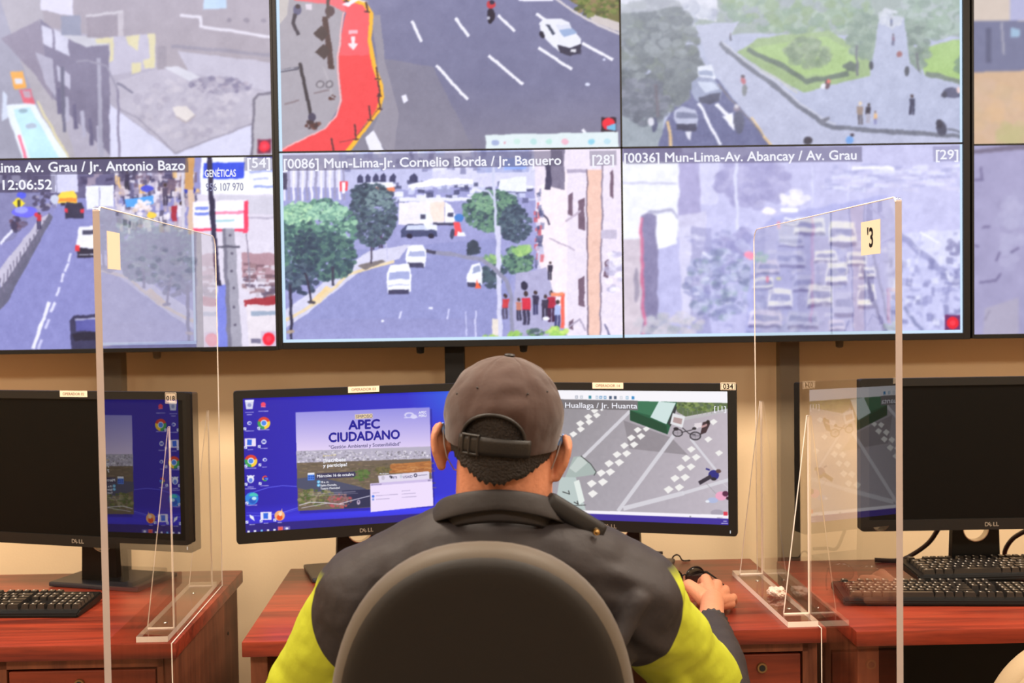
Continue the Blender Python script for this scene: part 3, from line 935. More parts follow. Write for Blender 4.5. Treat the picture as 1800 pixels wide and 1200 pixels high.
    P.leaves(905, 590, 12, 8, 26, [(150, 195, 90), (110, 160, 90)], 3, 6); P.leaves(980, 583, 18, 8, 30, [(150, 200, 90), (190, 220, 110)], 3, 6); P.leaves(860, 592, 14, 4, 16, [(165, 200, 110), (120, 165, 100)], 2, 5); P.leaves(940, 585, 16, 8, 22, [(70, 90, 90), (110, 150, 100)], 2, 6)
    P.warp(.6, 12); P.noise(5, 2); P.noise(3, 7); P.blur(1.9); P.tone((1.06, 1.06, 1.08), (5, 5, 10))
    P.poly([(494, 274), (988, 268), (989, 294), (495, 302)], (84, 80, 108), .5); P.poly([(1036, 268), (1083, 267), (1084, 293), (1037, 294)], (120, 116, 140), .5)
    return P


def feed_park():
    P = Picture([(1089, -72), (1694, -90), (1694, 248), (1093, 262)], FW, FH, 380, 15)
    P.fill((178, 184, 212))
    P.rect(1080, -90, 1700, 60, (150, 164, 156)); P.poly([(1090, -90), (1260, -90), (1260, 40), (1090, 10)], (228, 228, 240))
    P.leaves(1190, 30, 70, 24, 90, [(205, 208, 222), (180, 186, 205), (150, 156, 180)], 5, 12, .6)
    P.leaves(1400, 15, 130, 42, 420, [(140, 166, 136), (120, 148, 122), (162, 182, 160), (132, 158, 112), (150, 160, 165)], 6, 14, .7)
    P.leaves(1640, 20, 60, 42, 200, [(140, 165, 140), (160, 180, 165), (120, 142, 125), (175, 185, 185)], 6, 14, .7)
    P.poly([(1222, 45), (1300, 40), (1270, 76), (1440, 215), (1500, 222), (1700, 236), (1700, 262), (1360, 262), (1250, 120)], (184, 188, 214))
    P.poly([(1150, 265), (1195, 160), (1245, 130), (1262, 142), (1362, 262)], (104, 108, 148)); P.poly([(1090, 190), (1170, 195), (1160, 265), (1090, 265)], (150, 160, 170))
    P.poly([(1295, 92), (1330, 68), (1455, 52), (1530, 90), (1530, 130), (1412, 160), (1370, 140)], (150, 176, 120)); P.poly([(1320, 84), (1450, 62), (1515, 96), (1500, 124), (1415, 132), (1400, 126)], (160, 192, 118))
    P.leaves(1420, 92, 38, 26, 120, [(130, 152, 118), (148, 165, 135), (112, 132, 105)], 4, 10, .6); P.line([(1315, 86), (1380, 118), (1418, 142), (1490, 128)], 9, (96, 112, 98)); P.leaves(1495, 118, 10, 8, 20, [(88, 102, 92)], 3, 6)
    P.line([(1270, 84), (1400, 160)], 5, (190, 192, 196))
    P.poly([(1612, 80), (1700, 62), (1700, 140), (1630, 130)], (158, 194, 108)); P.leaves(1690, 105, 8, 16, 24, [(110, 140, 105)], 3, 7); P.line([(1632, 126), (1700, 142)], 8, (110, 124, 110))
    P.leaves(1610, 80, 22, 50, 130, [(120, 142, 124), (142, 160, 145), (105, 122, 112)], 4, 9, .7); P.leaves(1520, 60, 30, 40, 140, [(118, 140, 122), (140, 160, 140)], 4, 10, .7); P.line([(1506, 80), (1508, 130)], 4, (108, 112, 118)); P.line([(1612, 90), (1618, 130)], 5, (104, 108, 112))
    P.poly([(1545, 30), (1590, 26), (1600, 110), (1640, 140), (1700, 150), (1700, 232), (1500, 218), (1445, 205), (1416, 160), (1530, 140)], (178, 184, 212)); P.leaves(1565, 30, 18, 16, 40, [(215, 218, 228), (195, 200, 216)], 4, 8, .7)
    P.line([(1265, 78), (1300, 108), (1370, 158), (1440, 212), (1465, 222), (1700, 236)], 8, (112, 116, 132)); P.line([(1268, 76), (1372, 152), (1442, 206), (1468, 216)], 3, (196, 198, 214)); P.poly([(1440, 210), (1458, 202), (1460, 206), (1446, 216)], (120, 122, 138))
    P.leaves(1150, 100, 78, 100, 640, [(104, 112, 118), (122, 130, 134), (92, 100, 108), (138, 146, 152), (112, 122, 118)], 6, 14, .7); P.leaves(1130, 180, 44, 40, 160, [(110, 116, 130), (128, 132, 148), (98, 104, 118)], 5, 10, .7); P.leaves(1200, 140, 30, 34, 90, [(104, 112, 120), (120, 128, 134)], 5, 10, .7); P.line([(1152, 150), (1158, 205)], 6, (110, 106, 118))
    P.poly([(1090, -90), (1240, -90), (1225, 10), (1090, 30)], (214, 214, 228), .5)
    P.poly([(1226, 118), (1250, 116), (1258, 136), (1254, 148), (1230, 144)], (226, 230, 244)); P.poly([(1228, 126), (1252, 126), (1254, 134), (1230, 134)], (150, 160, 190))
    P.poly([(1216, 146), (1228, 136), (1252, 138), (1268, 158), (1266, 176), (1250, 182), (1226, 178), (1216, 164)], (150, 158, 188)); P.poly([(1226, 144), (1252, 146), (1264, 158), (1240, 164)], (206, 214, 236)); P.poly([(1228, 170), (1266, 164), (1264, 180), (1248, 184), (1230, 180)], (74, 78, 102))
    P.poly([(1186, 196), (1200, 188), (1222, 192), (1228, 212), (1224, 226), (1190, 222), (1184, 208)], (184, 188, 214)); P.poly([(1190, 198), (1222, 198), (1226, 208), (1188, 208)], (120, 126, 156)); P.rect(1188, 218, 1224, 230, (66, 68, 92))
    P.line([(1228, 182), (1264, 252)], 5, (242, 242, 254)); P.poly([(1255, 186), (1262, 183), (1280, 200), (1288, 198), (1290, 228), (1266, 204), (1272, 203)], (242, 242, 254)); P.poly([(1204, 232), (1216, 230), (1216, 246), (1210, 244)], (225, 225, 240)); P.line([(1174, 216), (1180, 258)], 5, (220, 186, 140)); P.line([(1320, 206), (1354, 254)], 4, (226, 192, 140)); P.line([(1262, 150), (1340, 236)], 3, (120, 116, 130))
    P.ell(1298, 214, 9, 19, (92, 96, 120)); P.ell(1294, 190, 6, 7, (140, 130, 150)); P.ell(1293, 186, 4, 4, (210, 205, 215)); P.ell(1308, 160, 5, 10, (130, 134, 140)); P.ell(1307, 144, 3.5, 6, (190, 110, 120)); P.ell(1308, 137, 3, 3, (90, 80, 90)); P.person(1282, 72, 14, (90, 90, 100), (70, 70, 84))
    P.person(1512, 216, 42, (150, 130, 120), (90, 84, 92), (225, 205, 180)); P.person(1526, 212, 34, (46, 42, 54), (170, 165, 180), (60, 50, 50)); P.person(1540, 215, 24, (226, 180, 130), (120, 120, 170), (120, 90, 80)); P.person(1603, 198, 36, (56, 58, 84), (50, 52, 78)); P.ell(1454, 146, 6, 9, (96, 72, 80)); P.ell(1446, 150, 5, 5, (225, 225, 235)); P.ell(1456, 141, 4, 4, (230, 110, 100))
    P.ell(1532, 112, 4, 8, (66, 70, 80)); P.ell(1595, 124, 4, 8, (70, 74, 84)); P.person(1570, 75, 20, (120, 90, 110), (80, 80, 110)); P.person(1567, 44, 16, (90, 100, 140), (80, 84, 110)); P.ell(1583, 92, 5, 6, (150, 90, 90)); P.ell(1675, 158, 16, 9, (82, 84, 112)); P.ell(1687, 152, 4, 5, (230, 200, 200)); P.ell(1662, 162, 5, 6, (60, 62, 80)); P.ell(1656, 220, 9, 14, (74, 76, 96)); P.ell(1653, 212, 6, 8, (58, 58, 74)); P.line([(1668, 222), (1694, 228)], 4, (110, 114, 130)); P.ell(1422, 246, 8, 7, (56, 54, 66)); P.ell(1493, 245, 7, 7, (110, 160, 226)); P.ell(1497, 236, 3, 3, (60, 50, 60)); P.ell(1150, 220, 5, 14, (90, 94, 124)); P.ell(1143, 214, 6, 8, (218, 218, 230))
    P.warp(.9, 14); P.noise(5, 3); P.noise(4, 12); P.haze((210, 217, 232), .46, .10, -60, 220); P.blur(3.4); P.tone((1.08, 1.08, 1.08), (-10, -10, -8))
    return P


def feed_traffic():
    P = Picture([(1093, 262), (1693, 248), (1694, 585), (1098, 594)], FW, FH, 380, 16)
    P.fill((188, 188, 226))
    P.vgrad(240, (190, 190, 222), 420, (196, 196, 232)); P.rect(1090, 255, 1200, 300, (150, 146, 180))
    P.poly([(1090, 290), (1192, 284), (1192, 420), (1130, 440), (1090, 440)], (232, 234, 244)); P.line([(1090, 326), (1190, 322)], 3, (190, 190, 214)); P.rect(1192, 270, 1230, 400, (172, 168, 206)); P.rect(1230, 285, 1262, 360, (206, 206, 234))
    P.poly([(1090, 425), (1130, 420), (1136, 600), (1090, 600)], (206, 196, 208)); P.poly([(1127, 380), (1142, 374), (1158, 380), (1158, 600), (1130, 600)], (140, 136, 168)); P.line([(1128, 385), (1134, 600)], 5, (232, 120, 150), .7); P.line([(1142, 374), (1180, 370), (1192, 384)], 5, (176, 176, 200)); P.poly([(1154, 378), (1186, 378), (1190, 430), (1156, 440)], (238, 240, 250)); P.ell(1120, 500, 5, 30, (120, 116, 140), .5)
    P.leaves(1320, 320, 60, 42, 220, [(170, 168, 206), (184, 182, 216), (158, 156, 196)], 6, 14, .6); P.leaves(1290, 440, 46, 40, 140, [(166, 164, 204), (150, 150, 194), (190, 192, 226)], 5, 12, .6)
    P.poly([(1192, 380), (1240, 370), (1235, 560), (1200, 570)], (212, 210, 234), .8); P.rect(1215, 400, 1250, 590, (150, 150, 190), .6); P.line([(1235, 445), (1260, 460)], 4, (226, 228, 244)); P.line([(1292, 270), (1296, 405)], 5, (214, 216, 240)); P.line([(1426, 290), (1428, 400)], 2, (210, 212, 240)); P.line([(1490, 280), (1490, 380)], 3, (206, 208, 238))
    P.leaves(1265, 500, 60, 60, 240, [(146, 150, 190), (170, 176, 210), (130, 136, 170), (196, 200, 228), (150, 168, 180)], 4, 10, .6); P.leaves(1180, 570, 60, 20, 90, [(196, 194, 206), (176, 180, 192), (206, 200, 214)], 4, 9, .6)
    P.scatter(1440, 285, 1690, 330, 90, [(220, 222, 244), (170, 172, 210), (206, 204, 232)], 8, 40, 3, 8, .7); P.rect(1495, 291, 1570, 297, (238, 238, 250)); P.rect(1370, 365, 1402, 372, (246, 246, 252)); P.leaves(1395, 348, 26, 12, 30, [(228, 226, 242), (240, 238, 246)], 5, 9, .7)
    P.poly([(1360, 380), (1560, 340), (1600, 470), (1560, 590), (1310, 592), (1320, 420)], (176, 178, 222))
    cars = ((1422, 398, 58, 32, 3), (1388, 424, 50, 22, 1), (1450, 450, 44, 22, 0), (1480, 410, 52, 44, 0), (1388, 456, 56, 28, 1), (1348, 470, 44, 26, 2), (1470, 480, 40, 40, 0), (1412, 498, 44, 30, 1), (1370, 525, 46, 36, 0), (1440, 520, 46, 40, 3), (1482, 535, 36, 46, 1), (1522, 520, 34, 44, 0), (1345, 560, 62, 32, 2), (1410, 562, 58, 32, 1), (1340, 498, 38, 20, 0), (1505, 455, 40, 26, 3), (1390, 390, 30, 14, 0), (1524, 478, 32, 22, 0), (1470, 572, 30, 20, 2))
    for (x, y, ww, hh, t) in cars:
        top = ((240, 240, 250), (190, 192, 228), (212, 206, 232), (232, 232, 240))[t]
        P.poly([(x - ww * .42, y - hh * .5), (x + ww * .42, y - hh * .5), (x + ww * .5, y + hh * .4), (x - ww * .5, y + hh * .4)], top, .9)
        P.poly([(x - ww * .36, y - hh * .22), (x + ww * .36, y - hh * .22), (x + ww * .42, y + hh * .08), (x - ww * .42, y + hh * .08)], (146, 150, 196), .9)
        P.rect(x - ww * .46, y + hh * .32, x + ww * .46, y + hh * .5, (120, 118, 164), .9)
    P.ell(1316, 448, 10, 7, (240, 150, 175)); P.ell(1350, 372, 12, 6, (246, 240, 246)); P.rect(1346, 486, 1350, 496, (236, 110, 130)); P.rect(1366, 390, 1370, 402, (235, 150, 160)); P.rect(1362, 487, 1372, 491, (224, 226, 150)); P.leaves(1336, 452, 12, 8, 16, [(150, 190, 180), (190, 210, 200)], 3, 6, .7)
    P.poly([(1560, 420), (1690, 470), (1694, 560), (1600, 590), (1560, 590)], (196, 198, 232), .8); P.poly([(1580, 410), (1694, 400), (1694, 470), (1640, 460)], (214, 216, 240), .8); P.line([(1580, 410), (1640, 460), (1690, 500)], 12, (150, 152, 192), .8); P.line([(1616, 405), (1650, 425)], 3, (236, 238, 250)); P.leaves(1680, 430, 12, 16, 20, [(140, 140, 176)], 3, 7, .7)
    P.line([(1516, 470), (1545, 560), (1560, 590)], 6, (128, 130, 172)); P.line([(1535, 450), (1560, 560)], 4, (140, 142, 182)); P.scatter(1560, 440, 1690, 560, 70, [(226, 228, 246), (146, 148, 190), (170, 172, 210), (120, 122, 164)], 4, 14, 4, 18, .6); P.line([(1617, 410), (1620, 580)], 3, (190, 192, 226)); P.line([(1590, 540), (1620, 580)], 5, (146, 150, 186))
    P.record(1676, 567, 11, (110, 50, 110))
    P.scatter(1200, 400, 1690, 588, 260, [(226, 226, 246), (150, 152, 196), (206, 206, 236), (130, 132, 176)], 3, 16, 2, 8, .4); P.warp(1.0, 12); P.noise(6, 2); P.noise(4, 9); P.haze((206, 206, 244), .20, .06, 250, 590); P.blur(2.4); P.tone((1.30, 1.30, 1.24), (-48, -48, -38))
    P.poly([(1097, 262), (1514, 256), (1515, 283), (1098, 291)], (84, 80, 112), .5)
    P.poly([(1640, 255), (1690, 253), (1690, 280), (1641, 282)], (110, 108, 150), .4); P.record(1676, 567, 11, (110, 50, 110)); P.blur(1.2)
    return P


def feed_roof():
    P = Picture([(1715, -90), (2320, -105), (2324, 232), (1716, 246)], FW, FH, 220, 17)
    P.fill((206, 176, 152))
    P.rect(1700, -110, 2330, 30, (214, 200, 192)); P.rect(1782, -110, 1810, 26, (180, 182, 220)); P.poly([(1700, 28), (2330, 20), (2330, 90), (1700, 118)], (120, 124, 158)); P.rect(1740, 40, 1750, 100, (96, 100, 132)); P.line([(1768, 30), (1772, 85)], 4, (165, 165, 185)); P.poly([(1784, 38), (1800, 42), (1800, 54), (1784, 56)], (160, 190, 220))
    P.poly([(1700, 120), (1760, 118), (2330, 70), (2330, 260), (1700, 260)], (212, 180, 152)); P.leaves(1760, 180, 60, 50, 60, [(222, 186, 150), (206, 180, 150), (214, 184, 164)], 10, 24, .4); P.leaves(1790, 225, 30, 20, 30, [(196, 186, 140)], 8, 16, .4); P.leaves(2050, 160, 220, 60, 120, [(200, 170, 150), (216, 190, 160), (190, 165, 150)], 10, 30, .4)
    P.noise(2, 6); P.blur(4)
    return P


def feed_paving():
    P = Picture([(1716, 249), (2324, 235), (2326, 572), (1717, 588)], FW, FH, 220, 18)
    P.fill((168, 164, 204)); P.noise(4, 20); P.poly([(1700, 262), (1800, 248), (2330, 230), (2330, 240), (1800, 258), (1700, 268)], (120, 112, 140)); P.leaves(1790, 400, 26, 70, 40, [(188, 186, 222), (178, 176, 214)], 8, 16, .5)
    for (a, b) in (((1732, 290), (1734, 312)), ((1720, 312), (1736, 312)), ((1730, 494), (1760, 490)), ((1758, 492), (1768, 478)), ((1786, 440), (1800, 432)), ((1735, 396), (1748, 394)), ((1720, 428), (1728, 430)), ((1760, 455), (1766, 440)), ((1740, 560), (1748, 545)), ((1850, 400), (1950, 420)), ((2000, 480), (2150, 460))):
        P.line([a, b], 4, (120, 114, 158))
    P.poly([(1740, 540), (1800, 520), (1800, 600), (1735, 600)], (184, 178, 196), .6)
    P.noise(2.5, 4); P.blur(3)
    return P


def feed_dark(seed):
    P = Picture([(0, 0), (600, 0), (600, 334), (0, 334)], FW, FH, 90, seed)
    P.fill((150, 150, 185)); P.rect(0, 0, 600, 120, (175, 178, 205)); P.leaves(300, 130, 280, 40, 160, GREEN, 8, 24, .6); P.poly([(200, 334), (280, 150), (340, 150), (470, 334)], (120, 122, 155)); P.line([(310, 170), (330, 320)], 5, (225, 225, 240)); P.scatter(20, 150, 580, 300, 30, GRAY, 12, 40, 8, 22, .7); P.blur(4)
    return P


def put_text(P, parent, ox, oz, name, s, x, y, cap, mt=None, bold=0.02, x1=None, y_off=-0.0022, depth=0.0001):
    """lettering on a screen: its baseline starts at picture place (x, y); cap is the capital height in drawing
    units; x1 is where the line of letters ends"""
    lx, lz = P.loc(x, y)
    lx2, lz2 = P.loc(x, y - cap)
    size = math.hypot(lx2 - lx, lz2 - lz) / 0.715
    o = lettering(name, s, size, (ox + lx, y_off, oz + lz), mt or M_caption, parent, 'LEFT', bold, depth=depth)
    if x1 is not None:
        ex = max(v.co.x for v in o.data.vertices)
        o.scale = ((P.loc(x1, y)[0] - lx) / ex, 1, 1)
    return o


# ------------------------------------------------------------------ the three big displays of the video wall
DY = 3.27


def display(cx, zb, feeds, label, border, posts):
    """cx: centre, zb: height of the lower edge of the picture"""
    w2, h2 = 2 * FW, 2 * FH
    t = tag(empty('video_wall_display', (cx, DY, 0)), label, 'video wall screen', 'big screens of the video wall')
    x0, z1 = -FW, zb + h2
    b = MB()
    bl, br, bt, bb = border
    D = 0.05
    b.box((x0 - bl / 2, D / 2, zb + h2 / 2), (bl, D, h2 + bt + bb), 0.001)
    b.box((-x0 + br / 2, D / 2, zb + h2 / 2), (br, D, h2 + bt + bb), 0.001)
    b.box((0, D / 2, zb - bb / 2), (w2, D, bb), 0.001)
    b.box((0, D / 2, z1 + bt / 2), (w2, D, bt), 0.001)
    b.box((0, 0.034, zb + h2 / 2), (w2, 0.03, h2))
    b.build('bezel', M_black, t)
    g = MB()
    g.box((0, 0.009, zb + h2 / 2), (0.005, 0.003, h2))
    g.box((0, 0.009, zb + FH), (w2, 0.003, 0.005))
    g.build('tile_line', M_black, t)
    for (i, P) in enumerate(feeds):
        ox = x0 + (i % 2) * FW
        oz = zb + (FH if i < 2 else 0)
        me = P.mesh('camera_picture')
        o = link_mesh('camera_picture', me, M_feed, t)
        o.location = (ox, 0.0105, oz)
        P.at = (ox, oz)
    for px in posts:
        p = MB()
        p.box((px, 0.075, 0.66 + zb / 4), (0.055, 0.05, 1.32 + zb / 2), 0.003)
        p.build('stand_post', M_black, t)
        p = MB()
        p.box((px, 0.10, 0.0125), (0.09, 0.15, 0.025), 0.004)
        p.build('stand_foot', M_black, t)
    for sx in (-0.56, -0.275, 0.60):
        k = MB()
        k.cone((sx, 0.03, zb - bb - 0.014), (sx, 0.03, zb - bb + 0.002), 0.010, 0.012, 16)
        k.ball((sx, 0.03, zb - bb - 0.014), (0.011, 0.011, 0.006), sub=2)
        k.build('mounting_bolt', M_black, t)
    return t


P_dem, P_ave = feed_demolition(), feed_avenue()
P_lane, P_jun, P_park, P_traf = feed_cycle_lane(), feed_junction(), feed_park(), feed_traffic()
d_l = display(-0.622 - FW, 1.338, [feed_dark(31), P_dem, feed_dark(32), P_ave], 'big wall screen at the left showing a bus street and a demolition lot', (0.010, 0.007, 0.010, 0.012), (-0.467, 0.467))
d_c = display(-0.6036 + FW, 1.347, [P_lane, P_park, P_jun, P_traf], 'big wall screen in the middle showing the red cycle lane, park and traffic', (0.011, 0.018, 0.018, 0.018), (-0.467, 0.467))
d_r = display(1.294 + FW, 1.342, [feed_roof(), feed_dark(33), feed_paving(), feed_dark(34)], 'big wall screen cut off by the right edge showing lavender paving', (0.006, 0.010, 0.010, 0.012), (-0.467, 0.467))

# pale window border round the four pictures of the middle screen
bd = MB()
zb = 1.347
for (c, s) in (((-FW + .004, -.001, zb + FH), (.008, .0006, 2 * FH)), ((FW - .003, -.001, zb + FH), (.006, .0006, 2 * FH)), ((0, -.001, zb + .004), (2 * FW, .0006, .008))):
    bd.box((c[0], 0.0095, c[2]), s)
bd.build('window_border', M_frame_line, d_c)

for (P, t, box, items) in (
    (P_ave, d_l, [(-127, 277), (330, 273), (331, 300), (-127, 306)], [('Mun-Lima Av. Grau / Jr. Antonio Bazo', -67, 298, 18, 326), ('[54]', 433, 292, 18, 475), ('12:06:52', -2, 329, 18, 91)]),
    (P_jun, d_c, [(494, 274), (988, 268), (989, 294), (495, 302)], [('[0086] Mun-Lima-Jr. Cornelio Borda / Jr. Baquero', 496, 297, 17, 987), ('[28]', 1040, 291, 17, 1080)]),
    (P_traf, d_c, [(1097, 262), (1514, 256), (1515, 283), (1098, 291)], [('[0036] Mun-Lima-Av. Abancay / Av. Grau', 1096, 288, 17, 1505), ('[29]', 1644, 277, 17, 1686)]),
):
    ox, oz = P.at
    for (s, x, y, cap, x1) in items:
        put_text(P, t, ox, oz, 'caption_lettering', s, x, y, cap, None, 0.016, x1, 0.0088)
ox, oz = P_ave.at
put_text(P_ave, d_l, ox, oz, 'poster_lettering', 'GEN\u00c9TICAS', 360, 308, 13, M_caption, 0.02, 415, 0.0092)
put_text(P_ave, d_l, ox, oz, 'poster_lettering', '956 107 970', 362, 333, 14, glow('grey_lettering', (140, 140, 175)), 0.01, 428, 0.0092)
# ------------------------------------------------------------------ desks
M_dark = mat('dark_recess', (16, 13, 12), 0.7)
M_brass = mat('brass_lock', (150, 120, 80), 0.35, metal=0.8)


def desk(loc, rz, wd, dp, label, pedestal=None, left_t=0.036, black_panel=False):
    t = tag(empty('desk', loc, rz), label, 'desk', 'cherry wood desks in a row')
    TZ, TH = 0.75, 0.033
    MB().box((0, 0, TZ - TH / 2), (wd, dp, TH), 0.0035).build('desktop', M_wood, t, True, 30)
    for sx in (-1, 1):
        th = left_t if sx < 0 else 0.022
        MB().box((sx * (wd / 2 - 0.012 - th / 2), 0.005, (TZ - TH) / 2), (th, dp - 0.05, TZ - TH), 0.002).build('side_panel', M_wood_side, t)
    for (yy, zz) in ((0.20, 0.62), (0.20, 0.42), (-0.22, 0.62), (-0.22, 0.42)):
        MB().cone((wd / 2 - 0.013, yy, zz), (wd / 2 - 0.0105, yy, zz), 0.005, 0.004, 12).build('screw_cover', M_dark, t)
    MB().box((0, dp / 2 - 0.06, 0.46), (wd - 0.1, 0.018, 0.51)).build('back_panel', M_dark if black_panel else M_wood_side, t)
    if pedestal:
        x1 = wd / 2 - 0.034
        x0 = x1 - pedestal
        yf = -dp / 2 + 0.022
        MB().box(((x0 + x1) / 2, 0.0, 0.365), (pedestal - 0.02, dp - 0.14, 0.66)).build('cabinet_body', M_dark, t)
        f = MB()
        f.box((x0 + 0.012, yf + 0.15, 0.36), (0.024, 0.30, 0.714))
        f.box((x1 - 0.006, yf + 0.02, 0.36), (0.012, 0.04, 0.714))
        f.box(((x0 + x1) / 2, yf + 0.01, 0.706), (pedestal, 0.02, 0.022))
        f.box(((x0 + x1) / 2, yf + 0.01, 0.03), (pedestal, 0.02, 0.06))
        f.build('cabinet_frame', M_wood_side, t)
        zt = 0.689
        for hgt in (0.20, 0.20, 0.215):
            d = MB().box(((x0 + x1) / 2 + 0.006, yf + 0.012, zt - hgt / 2), (pedestal - 0.044, 0.02, hgt), 0.002).build('drawer', M_wood_front, t)
            lk = MB()
            lx = (x0 + x1) / 2
            lk.cone((lx, yf + 0.003, zt - 0.028), (lx, yf - 0.004, zt - 0.028), 0.0115, 0.0105, 24)
            lk.build('lock', M_brass, d, True)
            lk = MB()
            lk.cone((lx, yf - 0.003, zt - 0.028), (lx, yf - 0.0052, zt - 0.028), 0.007, 0.0065, 20)
            lk.build('lock_face', M_dark, d)
            zt -= hgt + 0.006
    return t


desk((-1.305, 2.802, 0), 0.012, 1.22, 0.68, 'red-brown wooden desk at the left under the switched-off monitor', 0.35)
desk((0.051, 2.832, 0), 0.029, 1.232, 0.688, 'red-brown wooden desk in the middle where the man works', 0.20)
desk((1.334, 2.825, 0), 0.017, 1.22, 0.68, 'red-brown wooden desk at the right carrying two keyboards', None, 0.046, True)


# ------------------------------------------------------------------ clear dividers standing on the desks
def divider(loc, rz, reach, length, top, label, edge_side):
    """origin: where the panel meets the front edge of the desk"""
    t = tag(empty('acrylic_divider', loc, rz), label, 'divider', 'clear acrylic dividers between the desks')
    th = 0.012
    out = []
    r1, r2 = 0.035, 0.008

    def arc(cx, cz, r, a0, a1, n=8):
        for k in range(n + 1):
            a = math.radians(a0 + (a1 - a0) * k / n)
            out.append((cx + r * math.cos(a), cz + r * math.sin(a)))
    out += [(-reach, -0.34), (-0.006, -0.34), (-0.006, 0.0), (length - 0.01, 0.0)]
    arc(length - r1, top - r1, r1, 0, 90)
    arc(-reach + r2, top - r2, r2, 90, 180)
    M = Matrix.Translation((-th / 2, 0, 0)) @ Matrix(((0, 0, 1, 0), (1, 0, 0, 0), (0, 1, 0, 0), (0, 0, 0, 1)))
    b = MB()
    b.prism(out, th, M, edge_mi=0)
    for f in b.bm.faces:
        f.normal_update()
        if f.normal.y < -0.9 and f.calc_center_median().y < -0.1:
            f.material_index = 1
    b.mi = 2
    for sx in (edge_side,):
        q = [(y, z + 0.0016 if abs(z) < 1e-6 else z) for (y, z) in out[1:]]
        b.tube([(sx * (th / 2 - 0.0004), y, z) for (y, z) in q], 0.0013, 6)  # added bead, a painted highlight along the panel edge
    b.build('panel', [M_acrylic, M_edge, M_edge_glint], t)
    b = MB()
    b.prism([(-0.072, 0.012), (-0.0065, 0.012), (-0.0065, 0.50), (-0.072, 0.50)], 0.012, Matrix.Translation((0, 0, 0.0002)), edge_mi=1)
    b.build('base_plate', [M_acrylic, M_edge_glint], t)  # side faces pale, their reflected brightness put into the colour
    for yy in (0.075, 0.455):
        b = MB()
        tri = [(-0.0065, 0.0125), (-0.0065, 0.445), (-0.0105, 0.445), (-0.064, 0.0165), (-0.064, 0.0125)]
        b.prism(tri, 0.007, Matrix.Translation((0, yy, 0)) @ XZ, edge_mi=1)
        b.mi = 1
        b.tube([(-0.008, yy - 0.0035, 0.014), (-0.008, yy - 0.0035, 0.443)], 0.0021, 6)  # added beads on the bracket edges, highlights painted as pale colour
        b.tube([(-0.0105, yy - 0.0035, 0.444), (-0.0635, yy - 0.0035, 0.017)], 0.0011, 6)
        b.tube([(-0.008, yy - 0.0035, 0.0140), (-0.0635, yy - 0.0035, 0.0140)], 0.0014, 6)
        b.build('bracket', [M_acrylic, M_edge_glint], t)
    for yy in (0.12, 0.385):
        b = MB()
        b.lathe([(0.0, 0.0018), (0.004, 0.0016), (0.0055, 0.0)], (-0.038, yy, 0.0123), 16)
        b.build('bolt', M_chrome, t, True)
    return t


dv_l = divider((-0.7035, 2.468, 0.7502), 0.029, 0.42, 0.515, 0.872, 'clear acrylic divider on the left desk, its front edge a pale upright strip', 1)
dv_r = divider((0.668, 2.503, 0.7502), 0.052, 0.425, 0.515, 0.872, 'clear acrylic divider with a 3 sticker on the middle desk', -1)
M_tape = mat('masking_tape', (236, 220, 192), 0.6)
s_r = MB().box((-0.0066, -0.307, 0.808), (0.0006, 0.098, 0.062)).build('number_sticker', M_tape, dv_r)
lettering('number_lettering', "'3", 0.050, (-0.0071, -0.290, 0.791), M_ink, s_r, 'LEFT', 0.02, (90, 0, -90))
MB().box((0.0066, -0.345, 0.800), (0.0006, 0.075, 0.066)).build('plain_sticker', M_tape, dv_l)

# crumpled tissue on the right divider's foot
b = MB()
b.ball((0, 0, 0), 1.0, sub=4)
for v in b.bm.verts:
    n = mnoise.noise(v.co * 1.7) * 0.55 + abs(mnoise.noise(v.co * 4.3 + Vector((3, 1, 7)))) * 0.5
    k = 0.75 + n * 0.6
    v.co = Vector((v.co.x * k * 0.024, v.co.y * k * 0.030, max(-0.0098, v.co.z * k * 0.013)))
o = b.build('crumpled_tissue', mat('white_tissue', (216, 192, 178), 0.9, vary=0.1, vary_scale=40), None, True, 25)
o.location = (0.624, 2.735, 0.7725)
tag(o, 'crumpled white tissue lying on the foot of the right divider', 'tissue')


